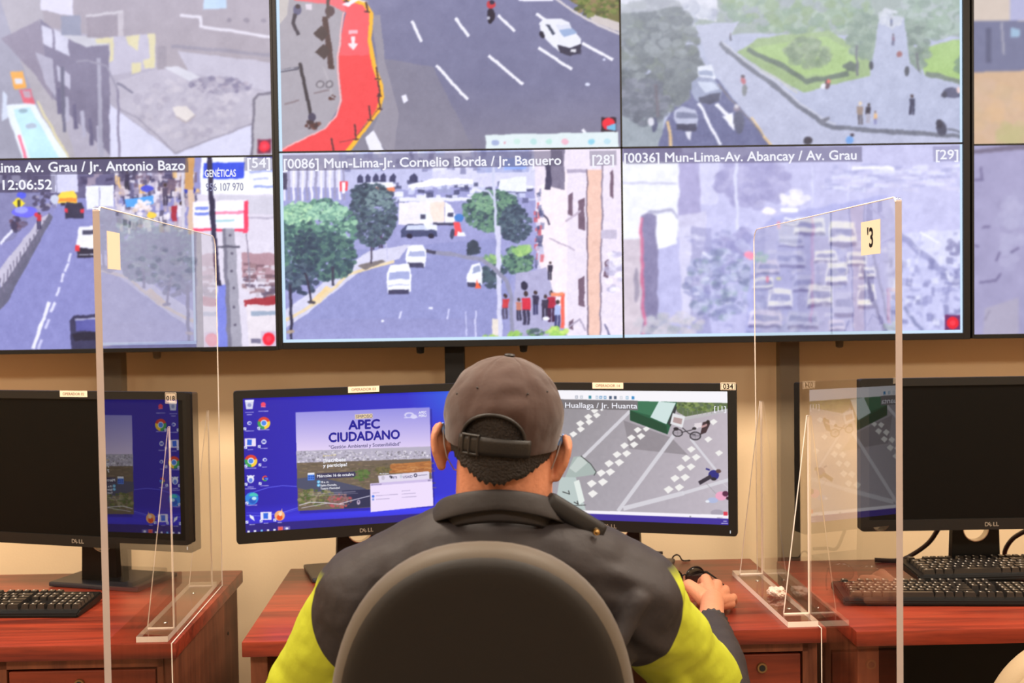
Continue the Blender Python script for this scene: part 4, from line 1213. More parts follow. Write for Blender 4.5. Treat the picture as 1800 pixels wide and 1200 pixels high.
# ------------------------------------------------------------------ monitors
def monitor(cx, cy, rz, label, number=None, name=None, picture=None, zc=0.308, wd=0.632, ht=0.372):
    """cx, cy: middle of the front face"""
    c, s = math.cos(rz), math.sin(rz)
    loc = (cx - s * 0.105, cy + c * 0.105, 0.7502)
    t = tag(empty('computer_monitor', loc, rz), label, 'monitor')
    yf = -0.105
    bs, bt, bb = 0.0215, 0.019, 0.027
    me = flat_curve('bezel', rounded(wd, ht, 0.008), [list(reversed(rounded(wd - 2 * bs, ht - bt - bb, 0.001, 2, 0, (bb - bt) / 2)))], 0.016)
    o = link_mesh('bezel', me, M_bezel, t)
    o.location = (0, yf + 0.008, zc)
    o.rotation_euler = (math.radians(90), 0, 0)
    b = MB()
    b.box((0, yf + 0.027, zc), (wd - 0.004, 0.022, ht - 0.004), 0.004)
    b.box((0, yf + 0.046, zc - 0.01), (wd * 0.62, 0.026, ht * 0.6), 0.012)
    b.build('back_shell', M_black, t)
    sw, sh = wd - 2 * bs, ht - bt - bb
    x0, z0 = -sw / 2, zc - ht / 2 + bb
    if picture is None:
        b = MB()
        b.box((0, yf + 0.012, z0 + sh / 2), (sw, 0.016, sh))
        b.build('screen', M_off, t)
    else:
        o = link_mesh('screen', picture.mesh('screen'), M_feed, t)
        o.location = (x0, yf + 0.004, z0)
    # stand
    hole = [(0.033 * math.cos(-2 * math.pi * k / 40), 0.118 + 0.033 * math.sin(-2 * math.pi * k / 40)) for k in range(40)]
    me = flat_curve('stand_neck', [(-0.062, 0.008), (0.062, 0.008), (0.054, 0.24), (-0.054, 0.24)], [hole], 0.022)
    nk = link_mesh('stand_neck', me, M_black, t)
    nk.data.transform(Matrix.Translation((0, 0, 0)) @ Matrix.Rotation(math.radians(90), 4, 'X'))
    MB().box((0, -0.034, 0.215), (0.09, 0.064, 0.07), 0.004).build('stand_mount', M_black, t)
    b = MB()
    n = 40
    R0, R1 = 0.0325, 0.0305
    ring = []
    for k in range(n):
        a = 2 * math.pi * k / n
        ring.append([b.bm.verts.new((r * math.cos(a), y, 0.118 + r * math.sin(a))) for (r, y) in ((R0, -0.012), (R1, -0.012), (R1, 0.012), (R0, 0.012))])
    for k in range(n):
        A, B = ring[k], ring[(k + 1) % n]
        for i in range(4):
            b.bm.faces.new((A[i], A[(i + 1) % 4], B[(i + 1) % 4], B[i]))
    b.build('cable_ring', M_chrome, nk, True)
    MB().box((0, 0.035, 0.0065), (0.26, 0.175, 0.012), 0.004).build('stand_base', mat('slate_base', (44, 46, 54), 0.38), t)
    # maker's letters
    lz = z0 - bb * 0.68
    for (ch, dx, ry) in (('D', -0.0168, 0), ('E', -0.0036, 35), ('L', 0.0036, 0), ('L', 0.0108, 0)):
        lettering('logo_lettering', ch, 0.0135, (dx, yf - 0.0006, lz - (0.0012 if ch == 'E' else 0)), M_silver, t, 'LEFT', 0.02, (90, -ry, 0), 1.0 if ch != 'E' else 0.85)
    MB().box((wd / 2 - 0.017, yf - 0.0004, lz + 0.002), (0.0016, 0.001, 0.007)).build('power_light', glow('white_led', (230, 235, 240)), t)
    zt = zc + ht / 2
    if name:
        l = MB().box((0, yf - 0.0005, zt - 0.0065), (0.078, 0.0008, 0.015)).build('name_label', M_paper, t)
        lettering('label_lettering', name, 0.0095, (0, yf - 0.0011, zt - 0.0098), M_ink_soft, l, 'CENTER', 0.0)
    if number:
        nx = wd / 2 - 0.0195 if number == '034' else wd / 2 - 0.052
        nz = zt - (0.0065 if number == '034' else 0.014)
        w2 = (0.036, 0.018) if number == '034' else (0.030, 0.026)
        l = MB().box((nx, yf - 0.0005, nz), (w2[0], 0.0008, w2[1])).build('number_label', M_paper, t)
        fr = MB()
        for (a, c2, e, f) in ((0, w2[1] / 2 - .002, w2[0] - .004, .0008), (0, -w2[1] / 2 + .002, w2[0] - .004, .0008), (w2[0] / 2 - .002, 0, .0008, w2[1] - .004), (-w2[0] / 2 + .002, 0, .0008, w2[1] - .004)):
            fr.box((nx + a, yf - 0.0011, nz + c2), (e, 0.0004, f))
        fr.build('label_border', M_ink, l)
        lettering('label_lettering', number, 0.0165 if number == '034' else 0.0155, (nx, yf - 0.0012, nz - 0.0056), M_ink, l, 'CENTER', 0.02)
    return t, (x0, z0, yf)


def picture_desktop():
    P = Picture([(433, 703), (852, 687), (852, 918), (438, 940)], 0.589, 0.326, 560, 21)
    P.fill((44, 34, 186))
    t = np.clip((P.X - 433) / 420, 0, 1)[..., None]
    v = np.clip((P.Y - 690) / 240, 0, 1)[..., None]
    P.img = np.array((40, 28, 168)) * (1 - t) + np.array((46, 52, 214)) * t
    g = np.clip(1 - np.hypot((P.X - 850) / 130, (P.Y - 690) / 90), 0, 1)[..., None]
    P.img = P.img * (1 - g) + np.array((50, 120, 236)) * g
    P.img = P.img + np.clip(1 - np.abs(P.Y - 918 + (P.X - 440) * .05) / 26, 0, 1)[..., None] * np.array((14, 18, 44))
    P.line([(437, 877), (455, 868), (478, 861), (502, 858), (530, 860), (560, 868)], 1.2, (100, 104, 240)); P.line([(440, 910), (470, 911), (500, 906), (540, 894)], 1.0, (120, 130, 245)); P.line([(440, 905), (500, 908), (560, 892)], .8, (86, 90, 230))
    P.poly([(438, 925), (640, 916), (852, 905), (852, 918), (438, 940)], (40, 30, 128))
    # notice picture: sky, town, fields, river
    P.poly([(529, 731), (768, 722), (771, 900), (532, 908)], (30, 22, 130), .5)
    base = [(525, 728), (764, 719), (767, 895), (529, 903)]
    sky = P._mask(P.px(base))
    sl, ins = sky
    tt = np.clip((P.Y[sl] - 720) / 82, 0, 1)[..., None]
    colr = np.array((146, 142, 226)) * (1 - tt) + np.array((232, 214, 246)) * tt
    P.img[sl] = np.where(ins[..., None], colr, P.img[sl])
    P.poly([(526, 797), (765, 790), (765, 822), (527, 828)], (182, 176, 196)); P.scatter(528, 797, 762, 818, 420, [(236, 232, 242), (150, 146, 160), (206, 200, 214), (118, 114, 124)], 1, 5, .8, 3)
    P.poly([(527, 818), (765, 812), (767, 895), (529, 903)], (112, 98, 84)); P.scatter(528, 818, 765, 896, 700, [(92, 84, 62), (140, 120, 96), (118, 112, 72), (80, 76, 66), (160, 138, 116)], 2, 12, .7, 2.2, .6)
    P.poly([(692, 822), (766, 816), (766, 836), (690, 838)], (176, 112, 62)); P.scatter(694, 820, 764, 836, 60, [(196, 128, 70), (150, 92, 56), (206, 150, 96)], 4, 14, .8, 2)
    P.poly([(527, 846), (560, 842), (640, 862), (660, 872), (700, 896), (655, 898), (600, 880), (545, 866), (527, 862)], (76, 80, 106)); P.poly([(606, 868), (662, 866), (670, 897), (610, 900)], (44, 48, 82))
    P.leaves(560, 880, 32, 16, 150, [(120, 124, 70), (96, 92, 70), (150, 140, 110), (84, 100, 54)], 1.5, 4); P.leaves(600, 886, 22, 12, 90, [(190, 84, 96), (150, 110, 110), (120, 90, 84)], 1.2, 3.5); P.leaves(640, 840, 16, 10, 60, [(78, 104, 56), (96, 124, 66)], 1.5, 3.5); P.leaves(680, 832, 14, 6, 40, [(92, 90, 58), (120, 108, 70)], 1.5, 3)
    P.leaves(722, 847, 14, 6, 30, [(120, 130, 66), (94, 106, 60)], 1.5, 3)
    P.line([(531, 893), (550, 888), (575, 889), (600, 892), (630, 884), (655, 878)], 1.1, (236, 230, 250)); P.line([(535, 898), (580, 890), (610, 893)], .8, (230, 224, 246))
    P.poly([(630, 732), (661, 730.5), (661.5, 738.5), (630.5, 740)], (240, 214, 160))
    P.poly([(546, 838), (558, 837.5), (558, 849), (546, 849.5)], (74, 132, 232)); P.poly([(546, 836), (558, 835.5), (558, 839), (546, 839.5)], (236, 238, 250))
    for i in range(3):
        for j in range(2):
            P.rect(547.5 + i * 3.6, 841 + j * 3.7, 549.8 + i * 3.6, 843.2 + j * 3.7, (30, 60, 150))
    P.poly([(561, 837.5), (628, 834), (630, 836), (630, 842), (628, 844), (561, 847)], (58, 56, 92))
    for (yy) in (852, 858):
        P.ell(565, yy, 3, 2.6, (90, 190, 245)); P.line([(563.6, yy), (564.8, yy + 1.4), (567, yy - 1.6)], .8, (250, 250, 255))
    P.line([(546, 874), (630, 870)], .9, (196, 190, 206), .7); P.line([(546, 877), (634, 873)], .9, (196, 190, 206), .6)
    P.ell(635, 889, 3, 4.5, (190, 170, 196)); P.ell(635, 888, 1.4, 2, (90, 80, 110))
    P.ell(727, 733, 9, 5, (214, 210, 246)); P.ell(727, 734, 6, 3.5, (160, 158, 232)); P.ell(735, 736, 6, 4, (214, 210, 246)); P.line([(718, 738), (742, 737)], 1.4, (222, 220, 250))
    P.poly([(670, 842), (760, 835), (762, 837), (762, 853), (672, 856)], (226, 218, 238))
    P.ell(694, 845, 2.2, 2.4, (60, 60, 80)); P.ell(692, 843.6, 2, 2, (90, 90, 110)); P.ell(679, 846, 3, 4, (196, 188, 206)); P.ell(711, 844, 2, 3, (190, 200, 214)); P.ell(737, 842, 3.2, 3.4, (50, 48, 76)); P.ell(737, 842, 1.5, 1.6, (226, 218, 238)); P.line([(742, 842.5), (758, 841)], 1.1, (130, 122, 150))
    P.poly([(656, 856), (767, 848.5), (768.5, 897), (656.5, 907)], (238, 222, 252)); P.poly([(656, 856), (767, 848.5), (767, 853), (656, 860.5)], (206, 190, 232)); P.rect(759, 850, 764, 853, (150, 138, 180)); P.line([(658, 858.5), (676, 857.3)], .9, (110, 100, 140)); P.ell(661, 879, 2.4, 2.4, (70, 120, 230)); P.ell(661, 884.5, 2, 2, (120, 150, 220))
    for (a, b, c) in ((666, 705, 878), (666, 690, 884.5), (712, 727, 870), (712, 737, 875.5), (712, 738, 881.5), (660, 672, 873)):
        P.line([(a, c), (b, c - (b - a) * .06)], 1.0, (176, 164, 200))
    # desktop icons
    WHT = (232, 232, 250)

    def chrome(cx, cy, r):
        P.ell(cx, cy, r, r, (222, 62, 48), a0=200, a1=340); P.ell(cx, cy, r, r, (250, 205, 60), a0=-20, a1=85); P.ell(cx, cy, r, r, (60, 160, 86), a0=85, a1=200); P.ell(cx, cy, r * .52, r * .52, (246, 246, 252)); P.ell(cx, cy, r * .40, r * .40, (74, 134, 236))

    def arrow(x, y):
        P.rect(x - 2.4, y - 2.4, x + 2.4, y + 2.4, (240, 240, 252)); P.line([(x - 1.2, y + 1.2), (x + 1, y - 1)], 1, (60, 90, 200))
    P.poly([(437, 706), (453, 705.5), (450.5, 722), (439.5, 722.5)], (214, 216, 240)); P.ell(445, 715, 3.4, 3.4, (150, 156, 206)); P.poly([(437, 706), (453, 705.5), (452, 709), (438, 709.5)], (244, 244, 254))
    P.ell(469, 714, 4.4, 4.4, (244, 70, 106)); P.line([(465, 718), (473, 718)], 1.6, (250, 130, 150))
    P.ell(445, 747, 4, 3.4, WHT); P.rect(443, 745.4, 448, 749, (80, 90, 210)); arrow(437, 757)
    chrome(470, 747, 11); arrow(461, 756)
    P.rect(437, 774, 456, 788, (238, 226, 248)); P.rect(441, 776, 449, 786, (48, 104, 226)); arrow(438.5, 790)
    P.ell(470, 780, 4.4, 4.4, WHT); P.rect(467, 778, 473, 782, (90, 100, 200)); arrow(462, 788.5)
    chrome(447.5, 814, 11); arrow(439, 823)
    P.ell(471.5, 812, 3.8, 3.2, WHT); P.rect(470, 810.4, 474, 814, (70, 80, 200)); arrow(463, 821)
    P.ell(447, 846, 6, 7, (236, 238, 252)); P.ell(447, 848, 3.4, 4, (96, 130, 226)); P.line([(441, 840), (447, 843), (453, 840)], 2.2, (236, 238, 252)); arrow(439, 855)
    P.ell(472, 845, 5, 5, (232, 70, 60), a0=190, a1=320); P.ell(472, 845, 5, 5, (250, 200, 60), a0=140, a1=190); P.ell(472, 845, 5, 5, (70, 170, 90), a0=50, a1=140); P.ell(472, 845, 5, 5, (74, 134, 240), a0=-5, a1=50); P.ell(472, 845, 2.8, 2.8, (44, 34, 180)); P.rect(472, 844, 477, 846.4, (74, 134, 240)); arrow(463.5, 854)
    P.ell(449, 880, 11.4, 11, (46, 136, 226)); P.ell(452, 876, 8, 6, (70, 200, 190), a0=180, a1=360); P.ell(450, 884, 6, 5.4, (30, 90, 196)); P.ell(453, 880, 4, 3, (196, 232, 246)); arrow(440.5, 888)
    P.poly([(445, 908), (452, 912), (454, 920), (450, 917), (446, 914)], (240, 240, 252)); arrow(440.5, 921.5)
    P.rect(464, 904, 483, 918, (240, 232, 250)); P.rect(469, 906, 477, 916, (44, 104, 226)); arrow(465, 920)
    P.ell(497, 911, 9, 9, (248, 176, 120)); P.poly([(497, 910), (501, 898), (502, 906)], (250, 196, 150)); P.ell(497, 914, 5, 5, (236, 84, 40)); P.ell(498, 908, 3, 3.6, (252, 220, 190)); arrow(488.5, 918.5)
    for (x, y, n) in ((445, 728, 14), (445, 732, 9), (469, 726, 17), (445, 761, 15), (470, 759, 19), (446.5, 794, 9), (470, 792, 12), (447, 827, 19), (471, 825, 8), (447, 860, 10), (447, 863, 18), (471, 858, 14), (449, 892, 18), (449.5, 926, 9), (473.5, 924, 7), (497, 923, 7)):
        P.line([(x - n / 2, y), (x + n / 2, y - n * .02)], 1.3, (206, 206, 244), .8)
    for (x, c) in ((443.5, WHT), (454.5, WHT), (466, (120, 190, 245)), (477, (230, 220, 235)), (488, WHT)):
        P.rect(x - 2, 936.5 - (x - 440) * .05, x + 2, 939.8 - (x - 440) * .05, c)
    P.rect(494, 930, 503, 938.5, (206, 96, 130)); P.ell(498.5, 934, 2.6, 2.6, (240, 90, 60)); P.rect(504, 930, 515, 938, (110, 100, 180)); P.ell(509.5, 933.6, 2.6, 2, WHT)
    P.blur(.5)
    return P


def picture_street():
    P = Picture([(852, 689), (1285, 686), (1286, 924), (852, 913)], 0.589, 0.326, 560, 22)
    P.fill((176, 168, 178))
    t = np.clip((P.X - 1000) / 280, 0, 1)[..., None]
    v = np.clip((P.Y - 705) / 200, 0, 1)[..., None]
    P.img = np.array((148, 144, 150)) * (1 - t) + np.array((192, 182, 192)) * t
    P.img = P.img * (1 - .35 * v) + np.array((196, 190, 204)) * .35 * v
    P.poly([(1090, 740), (1180, 770), (1210, 800), (1100, 790)], (128, 122, 128), .6); P.noise(1.5, 5)
    for (a, b, wd) in (((1104, 722), (1010, 810), 6), ((1188, 760), (1079, 900), 7), ((1216, 772), (1262, 826), 4.5), ((1090, 896), (1200, 868), 8), ((1200, 868), (1290, 842), 6), ((1250, 828), (1290, 862), .8)):
        P.line([a, b], wd, (216, 214, 222), .9)
    Wt = (240, 238, 236)
    rows = (((1112, 757), 1030, 872, 6, 2), ((1218, 790), 1177, 862, 4, 2), ((1050, 705), 995, 760, 5, 2))
    # checker blocks: pairs of white tiles running down the lanes
    def tile(cx, cy, s=1.0, a=0):
        P.poly([(cx - 9 * s, cy - 1 * s), (cx + 1 * s, cy - 7 * s), (cx + 10 * s, cy - 1 * s + a), (cx - 1 * s, cy + 7 * s + a)], Wt)
    for (x, y, s) in ((1116, 757, .8), (1132, 755, .7), (1104, 771, .85), (1122, 768, .85), (1091, 785, .85), (1109, 783, .85), (1077, 801, .9), (1095, 799, .9), (1062, 817, .95), (1081, 815, .95), (1047, 834, .95), (1064, 832, .95), (1029, 853, 1.0), (1050, 850, 1.0), (1031, 871, 1.0),
                      (1216, 790, .85), (1225, 804, .9), (1206, 806, .9), (1215, 821, .9), (1196, 823, .9), (1204, 840, .95), (1185, 842, .95), (1193, 858, .95), (1173, 862, 1.0),
                      (1036, 724, .75), (1050, 720, .65), (1024, 735, .8), (1040, 732, .75), (1009, 747, .85), (1026, 744, .8), (1010, 757, .8), (996, 766, .8), (1248, 772, .8), (1268, 796, .8), (1258, 741, .8), (1228, 748, .7)):
        tile(x, y, s)
    P.poly([(1186, 700), (1290, 700), (1290, 722), (1200, 738)], (200, 194, 200)); P.poly([(1186, 706), (1290, 704), (1290, 716), (1206, 732), (1190, 724)], (96, 112, 78)); P.leaves(1230, 714, 44, 8, 130, [(110, 132, 70), (76, 96, 56), (132, 150, 92), (92, 110, 84)], 2, 4.5)
    P.line([(1196, 738), (1250, 728), (1290, 718)], 4, (188, 186, 190)); 
    for k in range(8):
        P.line([(1192 + k * 9, 722), (1192 + k * 9, 733 - k)], .8, (130, 132, 130))
    P.poly([(1118, 704), (1190, 704), (1188, 720), (1172, 764), (1102, 737), (1102, 722)], (32, 92, 64)); P.poly([(1118, 704), (1160, 704), (1144, 732), (1102, 722)], (54, 116, 84)); P.poly([(1156, 706), (1188, 708), (1170, 746), (1140, 734)], (206, 226, 224)); P.poly([(1172, 744), (1186, 712), (1190, 716), (1178, 750)], (50, 56, 60)); P.poly([(1102, 722), (1170, 748), (1172, 764), (1102, 740)], (22, 72, 48))
    P.poly([(1182, 726), (1205, 732), (1200, 752), (1177, 745)], (226, 226, 230)); P.poly([(1184, 733), (1200, 736), (1198, 746), (1182, 742)], (176, 150, 150))
    for (cx, cy, r) in ((1191, 761, 10), (1224, 766, 11)):
        P.ell(cx, cy, r, r * .72, (60, 58, 64)); P.ell(cx, cy, r * .78, r * .52, (170, 162, 172)); P.line([(cx - r * .8, cy), (cx + r * .8, cy)], .7, (90, 88, 94)); P.line([(cx, cy - r * .6), (cx, cy + r * .6)], .7, (90, 88, 94))
    P.line([(1200, 752), (1212, 762), (1224, 764)], 1.6, (54, 52, 58)); P.line([(1198, 760), (1216, 756), (1224, 752)], 1.4, (54, 52, 58)); P.ell(1188, 754, 5, 3, (44, 40, 46)); P.ell(1222, 753, 4, 2.4, (50, 46, 52))
    P.poly([(1238, 742), (1250, 738), (1252, 744), (1244, 760), (1233, 764), (1236, 752)], (64, 46, 52)); P.ell(1248, 741, 3.4, 3.4, (40, 32, 34)); P.poly([(1236, 748), (1246, 744), (1246, 748), (1236, 752)], (190, 150, 150)); P.poly([(1222, 744), (1236, 742), (1236, 750), (1226, 752)], (226, 216, 222))
    P.ell(1258, 835, 10, 9, (44, 44, 128)); P.line([(1252, 838), (1232, 849)], 7, (52, 46, 60)); P.ell(1267, 828, 5, 3.6, (96, 72, 70)); P.line([(1250, 826), (1244, 824)], 3, (44, 44, 128)); P.ell(1258, 842, 5, 3, (40, 36, 44)); P.line([(1244, 850), (1262, 868)], .8, (150, 146, 152))
    P.ell(1272, 872, 11, 8, (236, 166, 196)); P.ell(1280, 868, 6, 5, (90, 40, 70)); P.ell(1256, 880, 10, 5, (176, 186, 220)); P.ell(1246, 882, 4, 2.4, (230, 234, 244)); P.ell(1284, 876, 3, 3, (60, 34, 50)); P.ell(1264, 902, 12, 6, (150, 142, 160), .6)
    P.poly([(996, 806), (1010, 804), (1024, 814), (1036, 828), (1038, 836), (1000, 842), (980, 842)], (168, 182, 178)); P.poly([(988, 826), (1004, 806), (1012, 806), (1022, 816), (1000, 834)], (196, 206, 202)); P.line([(1010, 804), (1028, 818), (1038, 832), (1034, 838)], 1.8, (80, 84, 84)); P.poly([(970, 842), (1000, 842), (1018, 900), (960, 900)], (186, 200, 198)); P.poly([(996, 850), (1006, 846), (1016, 884), (1006, 890)], (226, 234, 230)); P.line([(975, 868), (988, 872), (986, 866)], 1.6, (50, 54, 56)); P.line([(996, 886), (1004, 890), (1002, 884)], 1.6, (50, 54, 56)); P.line([(984, 893), (1018, 891)], 1.2, (60, 64, 64))
    P.poly([(852, 689), (1286, 685), (1286, 707), (852, 704)], (246, 244, 250)); P.poly([(860, 704), (1117, 705), (1117, 722), (860, 720)], (118, 114, 118))
    for (x, c) in ((1003, (170, 176, 190)), (1012, (190, 196, 206)), (1028, (60, 140, 160)), (1041, (180, 200, 220)), (1048, (110, 160, 200)), (1056, (110, 160, 200)), (1066, (70, 90, 120)), (1075, (80, 96, 120)), (1086, (210, 214, 222)), (1097, (150, 190, 215)), (1108, (60, 140, 200))):
        P.rect(x - 2.6, 697.5, x + 2.6, 703, c)
        if c[0] > 90: P.rect(x - 1.2, 699, x + 1.2, 701.5, (240, 240, 248))
    P.poly([(852, 897), (1286, 906), (1286, 913), (852, 903)], (246, 242, 250)); P.rect(1276, 900, 1284, 907, (222, 62, 84)); P.poly([(852, 902), (1286, 912.5), (1286, 925), (852, 915)], (62, 46, 156)); P.rect(1212, 908, 1215, 911, (150, 150, 160)); P.line([(1264, 911), (1274, 911)], 1, (150, 146, 160))
    P.line([(1276, 917), (1282, 917)], 1.2, (230, 230, 250)); P.line([(1272, 921), (1284, 921)], 1.2, (220, 220, 245))
    P.blur(.4)
    return P


P_a, P_b = picture_desktop(), picture_street()
m_a, at_a = monitor(-0.3495, 2.97, 0.289, 'monitor left of the man showing a blue desktop with a symposium notice', None, 'OPERADOR 03', P_a)
m_b, at_b = monitor(0.2585, 2.97, -0.289, 'monitor right of the man showing a street with checkered tiles', '034', 'OPERADOR 14', P_b)
monitor(-1.046, 2.905, -0.306, 'switched-off monitor on the left desk behind the divider', '018', 'OPERADOR 02', None, 0.308, 0.646, 0.380)
monitor(1.172, 2.86, 0.006, 'switched-off monitor on the right desk above two keyboards', None, None, None, 0.318, 0.634, 0.369)

INK_A = glow('notice_blue_lettering', (38, 34, 150))
INK_D = glow('notice_dark_lettering', (70, 64, 120))
x0, z0, yf = at_a
YT = yf + 0.0032
for (s, x, y, cap, x1, mt, bold) in (
    ('SIMPOSIO', 631, 738.6, 6, 661, INK_D, 0.012), ('APEC', 618.5, 758.6, 16.5, 674.5, INK_A, 0.042), ('CIUDADANO', 582.5, 781, 16.5, 710, INK_A, 0.042),
    ('"Gesti\u00f3n Ambiental y Sostenibilidad"', 583, 793.5, 6.5, 711, INK_D, 0.012),
    ('Scanea el QR', 572.5, 807, 3.6, 596, glow('yellow_lettering', (226, 206, 130)), 0.0), ('\u00a1Inscr\u00edbete', 573, 817.5, 7, 613, M_caption, 0.02), ('y participa!', 573, 826, 6, 615, M_caption, 0.02),
    ('Mi\u00e9rcoles 16 de octubre', 562, 844.4, 5, 627, M_caption, 0.014), ('10 a. m.', 568, 854.5, 3.6, 583, M_caption, 0.014), ('Sal\u00f3n Dorado,', 568, 860.4, 3.6, 597, M_caption, 0.014), ('Teatro Municipal', 568, 866, 3.6, 602, M_caption, 0.01),
    ('USAID', 714, 847, 4.4, 732, INK_D, 0.012), ('BTB', 696.5, 847.6, 4, 704, INK_D, 0.012), ('APEC', 744, 730.5, 4.4, 758, M_caption, 0.014), ('PERU', 744, 736.5, 4.4, 758, M_caption, 0.014), ('Participan', 673, 840, 2.4, 689, M_caption, 0.0),
):
    put_text(P_a, m_a, x0, z0, 'screen_lettering', s, x, y, cap, mt, bold, x1, YT)
x0, z0, yf = at_b
for (s, x, y, cap, x1) in (('Jr. Huallaga / Jr. Huanta', 962, 719, 9.5, 1116), ('[11]', 1259, 721.5, 9.5, 1282)):
    put_text(P_b, m_b, x0, z0, 'screen_lettering', s, x, y, cap, M_caption, 0.003, x1, yf + 0.0032)


# ------------------------------------------------------------------ keyboards
M_key = mat('black_keys', (34, 31, 30), 0.32, spec=0.6)
M_legend = mat('key_legend', (196, 190, 180), 0.5)


def keyboard(loc, rz, label, tilt=0.05):
    t = tag(empty('keyboard', loc, rz), label, 'keyboard', 'black computer keyboards')
    t.rotation_euler = (tilt, 0, rz)
    wd, dp = 0.445, 0.150
    b = MB()
    b.prism([(-dp / 2, 0.0), (dp / 2, 0.0), (dp / 2, 0.020), (-dp / 2 + 0.016, 0.0155), (-dp / 2, 0.010)], wd, Matrix.Translation((-wd / 2, 0, 0)) @ Matrix(((0, 0, 1, 0), (1, 0, 0, 0), (0, 1, 0, 0), (0, 0, 0, 1))))
    bmesh.ops.bevel(b.bm, geom=[e for e in b.bm.edges], offset=0.003, segments=2, affect='EDGES', clamp_overlap=True)
    b.build('keyboard_base', M_black, t)
    k = MB()
    lg = MB()
    r = random.Random(3)

    def key(x, y, w2, d2):
        z = 0.0165 + (y + dp / 2) * 0.03
        vs0 = [(-w2 / 2, -d2 / 2, 0), (w2 / 2, -d2 / 2, 0), (w2 / 2, d2 / 2, 0), (-w2 / 2, d2 / 2, 0)]
        vs1 = [(-w2 / 2 + .0022, -d2 / 2 + .0016, .0085), (w2 / 2 - .0022, -d2 / 2 + .0016, .0085), (w2 / 2 - .0022, d2 / 2 - .0034, .0085), (-w2 / 2 + .0022, d2 / 2 - .0034, .0085)]
        A = [k.bm.verts.new((x + p[0], y + p[1], z + p[2] - 0.002)) for p in vs0]
        B = [k.bm.verts.new((x + p[0], y + p[1], z + p[2])) for p in vs1]
        k.bm.faces.new(B)
        for i in range(4):
            k.bm.faces.new((A[i], A[(i + 1) % 4], B[(i + 1) % 4], B[i]))
        lg.box((x - w2 * .16, y + 0.0015, z + 0.00875), (0.0034, 0.0042, 0.0004))
    u = 0.0188
    xs = -wd / 2 + 0.018
    rows = [(0.054, [1, 0, 1, 1, 1, 1, -.5, 1, 1, 1, 1, -.5, 1, 1, 1, 1]), (0.028, [1] * 13 + [2]), (0.0095, [1.5] + [1] * 12 + [1.5]), (-0.009, [1.75] + [1] * 11 + [2.25]), (-0.0275, [1.25] + [1] * 11 + [2.75]), (-0.046, [1.5, 1.1, 1.25, 6.2, 1.25, 1.1, 1.1, 1.5])]
    for (y, ks) in rows:
        x = xs
        for w1 in ks:
            if w1 > 0:
                key(x + w1 * u / 2, y, w1 * u - 0.0012, 0.0174)
                x += w1 * u
            else:
                x += (1 if w1 == 0 else .5) * u
    x = xs + 15.25 * u
    for (y, cols) in ((0.054, (0, 1, 2)), (0.028, (0, 1, 2)), (0.0095, (0, 1, 2)), (-0.0275, (1,)), (-0.046, (0, 1, 2))):
        for c in cols:
            key(x + (c + .5) * u, y, u - 0.0012, 0.0174)
    x = xs + 18.5 * u
    for y in (0.028, 0.0095, -0.009, -0.0275, -0.046):
        for c in range(4):
            key(x + (c + .5) * u, y, u - 0.0012, 0.0174)
    k.build('keys', M_key, t)
    lg.build('key_lettering', M_legend, t)
    return t


keyboard((0.990, 2.737, 0.7520), -0.075, 'black keyboard nearest the front edge of the right desk', 0.018)
keyboard((1.195, 2.877, 0.7745), 0.03, 'black keyboard behind another keyboard on the right desk, below the dark monitor', 0.045)
keyboard((-1.190, 2.770, 0.7520), -0.045, 'black keyboard on the left desk in front of the dark monitor', 0.04)


# ------------------------------------------------------------------ cables, glasses
def cable(name, pts, r, label):
    P = [Vector(p) for p in pts]
    out = []
    for i in range(len(P) - 1):
        p0, p1, p2, p3 = P[max(0, i - 1)], P[i], P[i + 1], P[min(len(P) - 1, i + 2)]
        for k in range(8):
            s = k / 8
            out.append(0.5 * ((2 * p1) + (p2 - p0) * s + (2 * p0 - 5 * p1 + 4 * p2 - p3) * s * s + (3 * p1 - p0 - 3 * p2 + p3) * s ** 3))
    out.append(P[-1])
    o = MB().tube(out, r, 10).build(name, M_cable, None, True, 60)
    return tag(o, label, 'cable')


cable('power_cable', [(1.092, 2.935, 0.90), (1.093, 2.99, 0.865), (1.088, 3.05, 0.815), (1.065, 3.10, 0.775), (1.03, 3.11, 0.757), (0.97, 3.12, 0.7565)], 0.006, 'brown cable curling down left of the right monitor stand')
cable('video_cable', [(1.335, 2.935, 0.92), (1.330, 2.98, 0.87), (1.310, 3.06, 0.82), (1.305, 3.10, 0.775), (1.33, 3.12, 0.7565), (1.42, 3.13, 0.7565)], 0.006, 'brown cable hanging right of the right monitor stand')
cable('looped_cable', [(0.377, 3.062, 0.92), (0.374, 3.075, 0.885), (0.364, 3.105, 0.86), (0.350, 3.135, 0.84), (0.348, 3.160, 0.81), (0.36, 3.178, 0.770), (0.385, 3.190, 0.7695), (0.42, 3.188, 0.7695)], 0.0045, 'black cable bending out behind the monitor right of the man')
cable('thin_cable', [(0.425, 3.165, 0.7535), (0.438, 3.165, 0.7535), (0.446, 3.165, 0.765), (0.454, 3.165, 0.769), (0.462, 3.165, 0.765), (0.470, 3.165, 0.7535), (0.49, 3.165, 0.7535)], 0.002, 'thin black cable looping up at the back of the middle desk')
cable('desk_cable', [(1.10, 2.62, 0.62), (1.085, 2.60, 0.55), (1.10, 2.59, 0.48), (1.13, 2.60, 0.50), (1.125, 2.61, 0.60), (1.14, 2.62, 0.66)], 0.005, 'black cable dangling under the right desk')

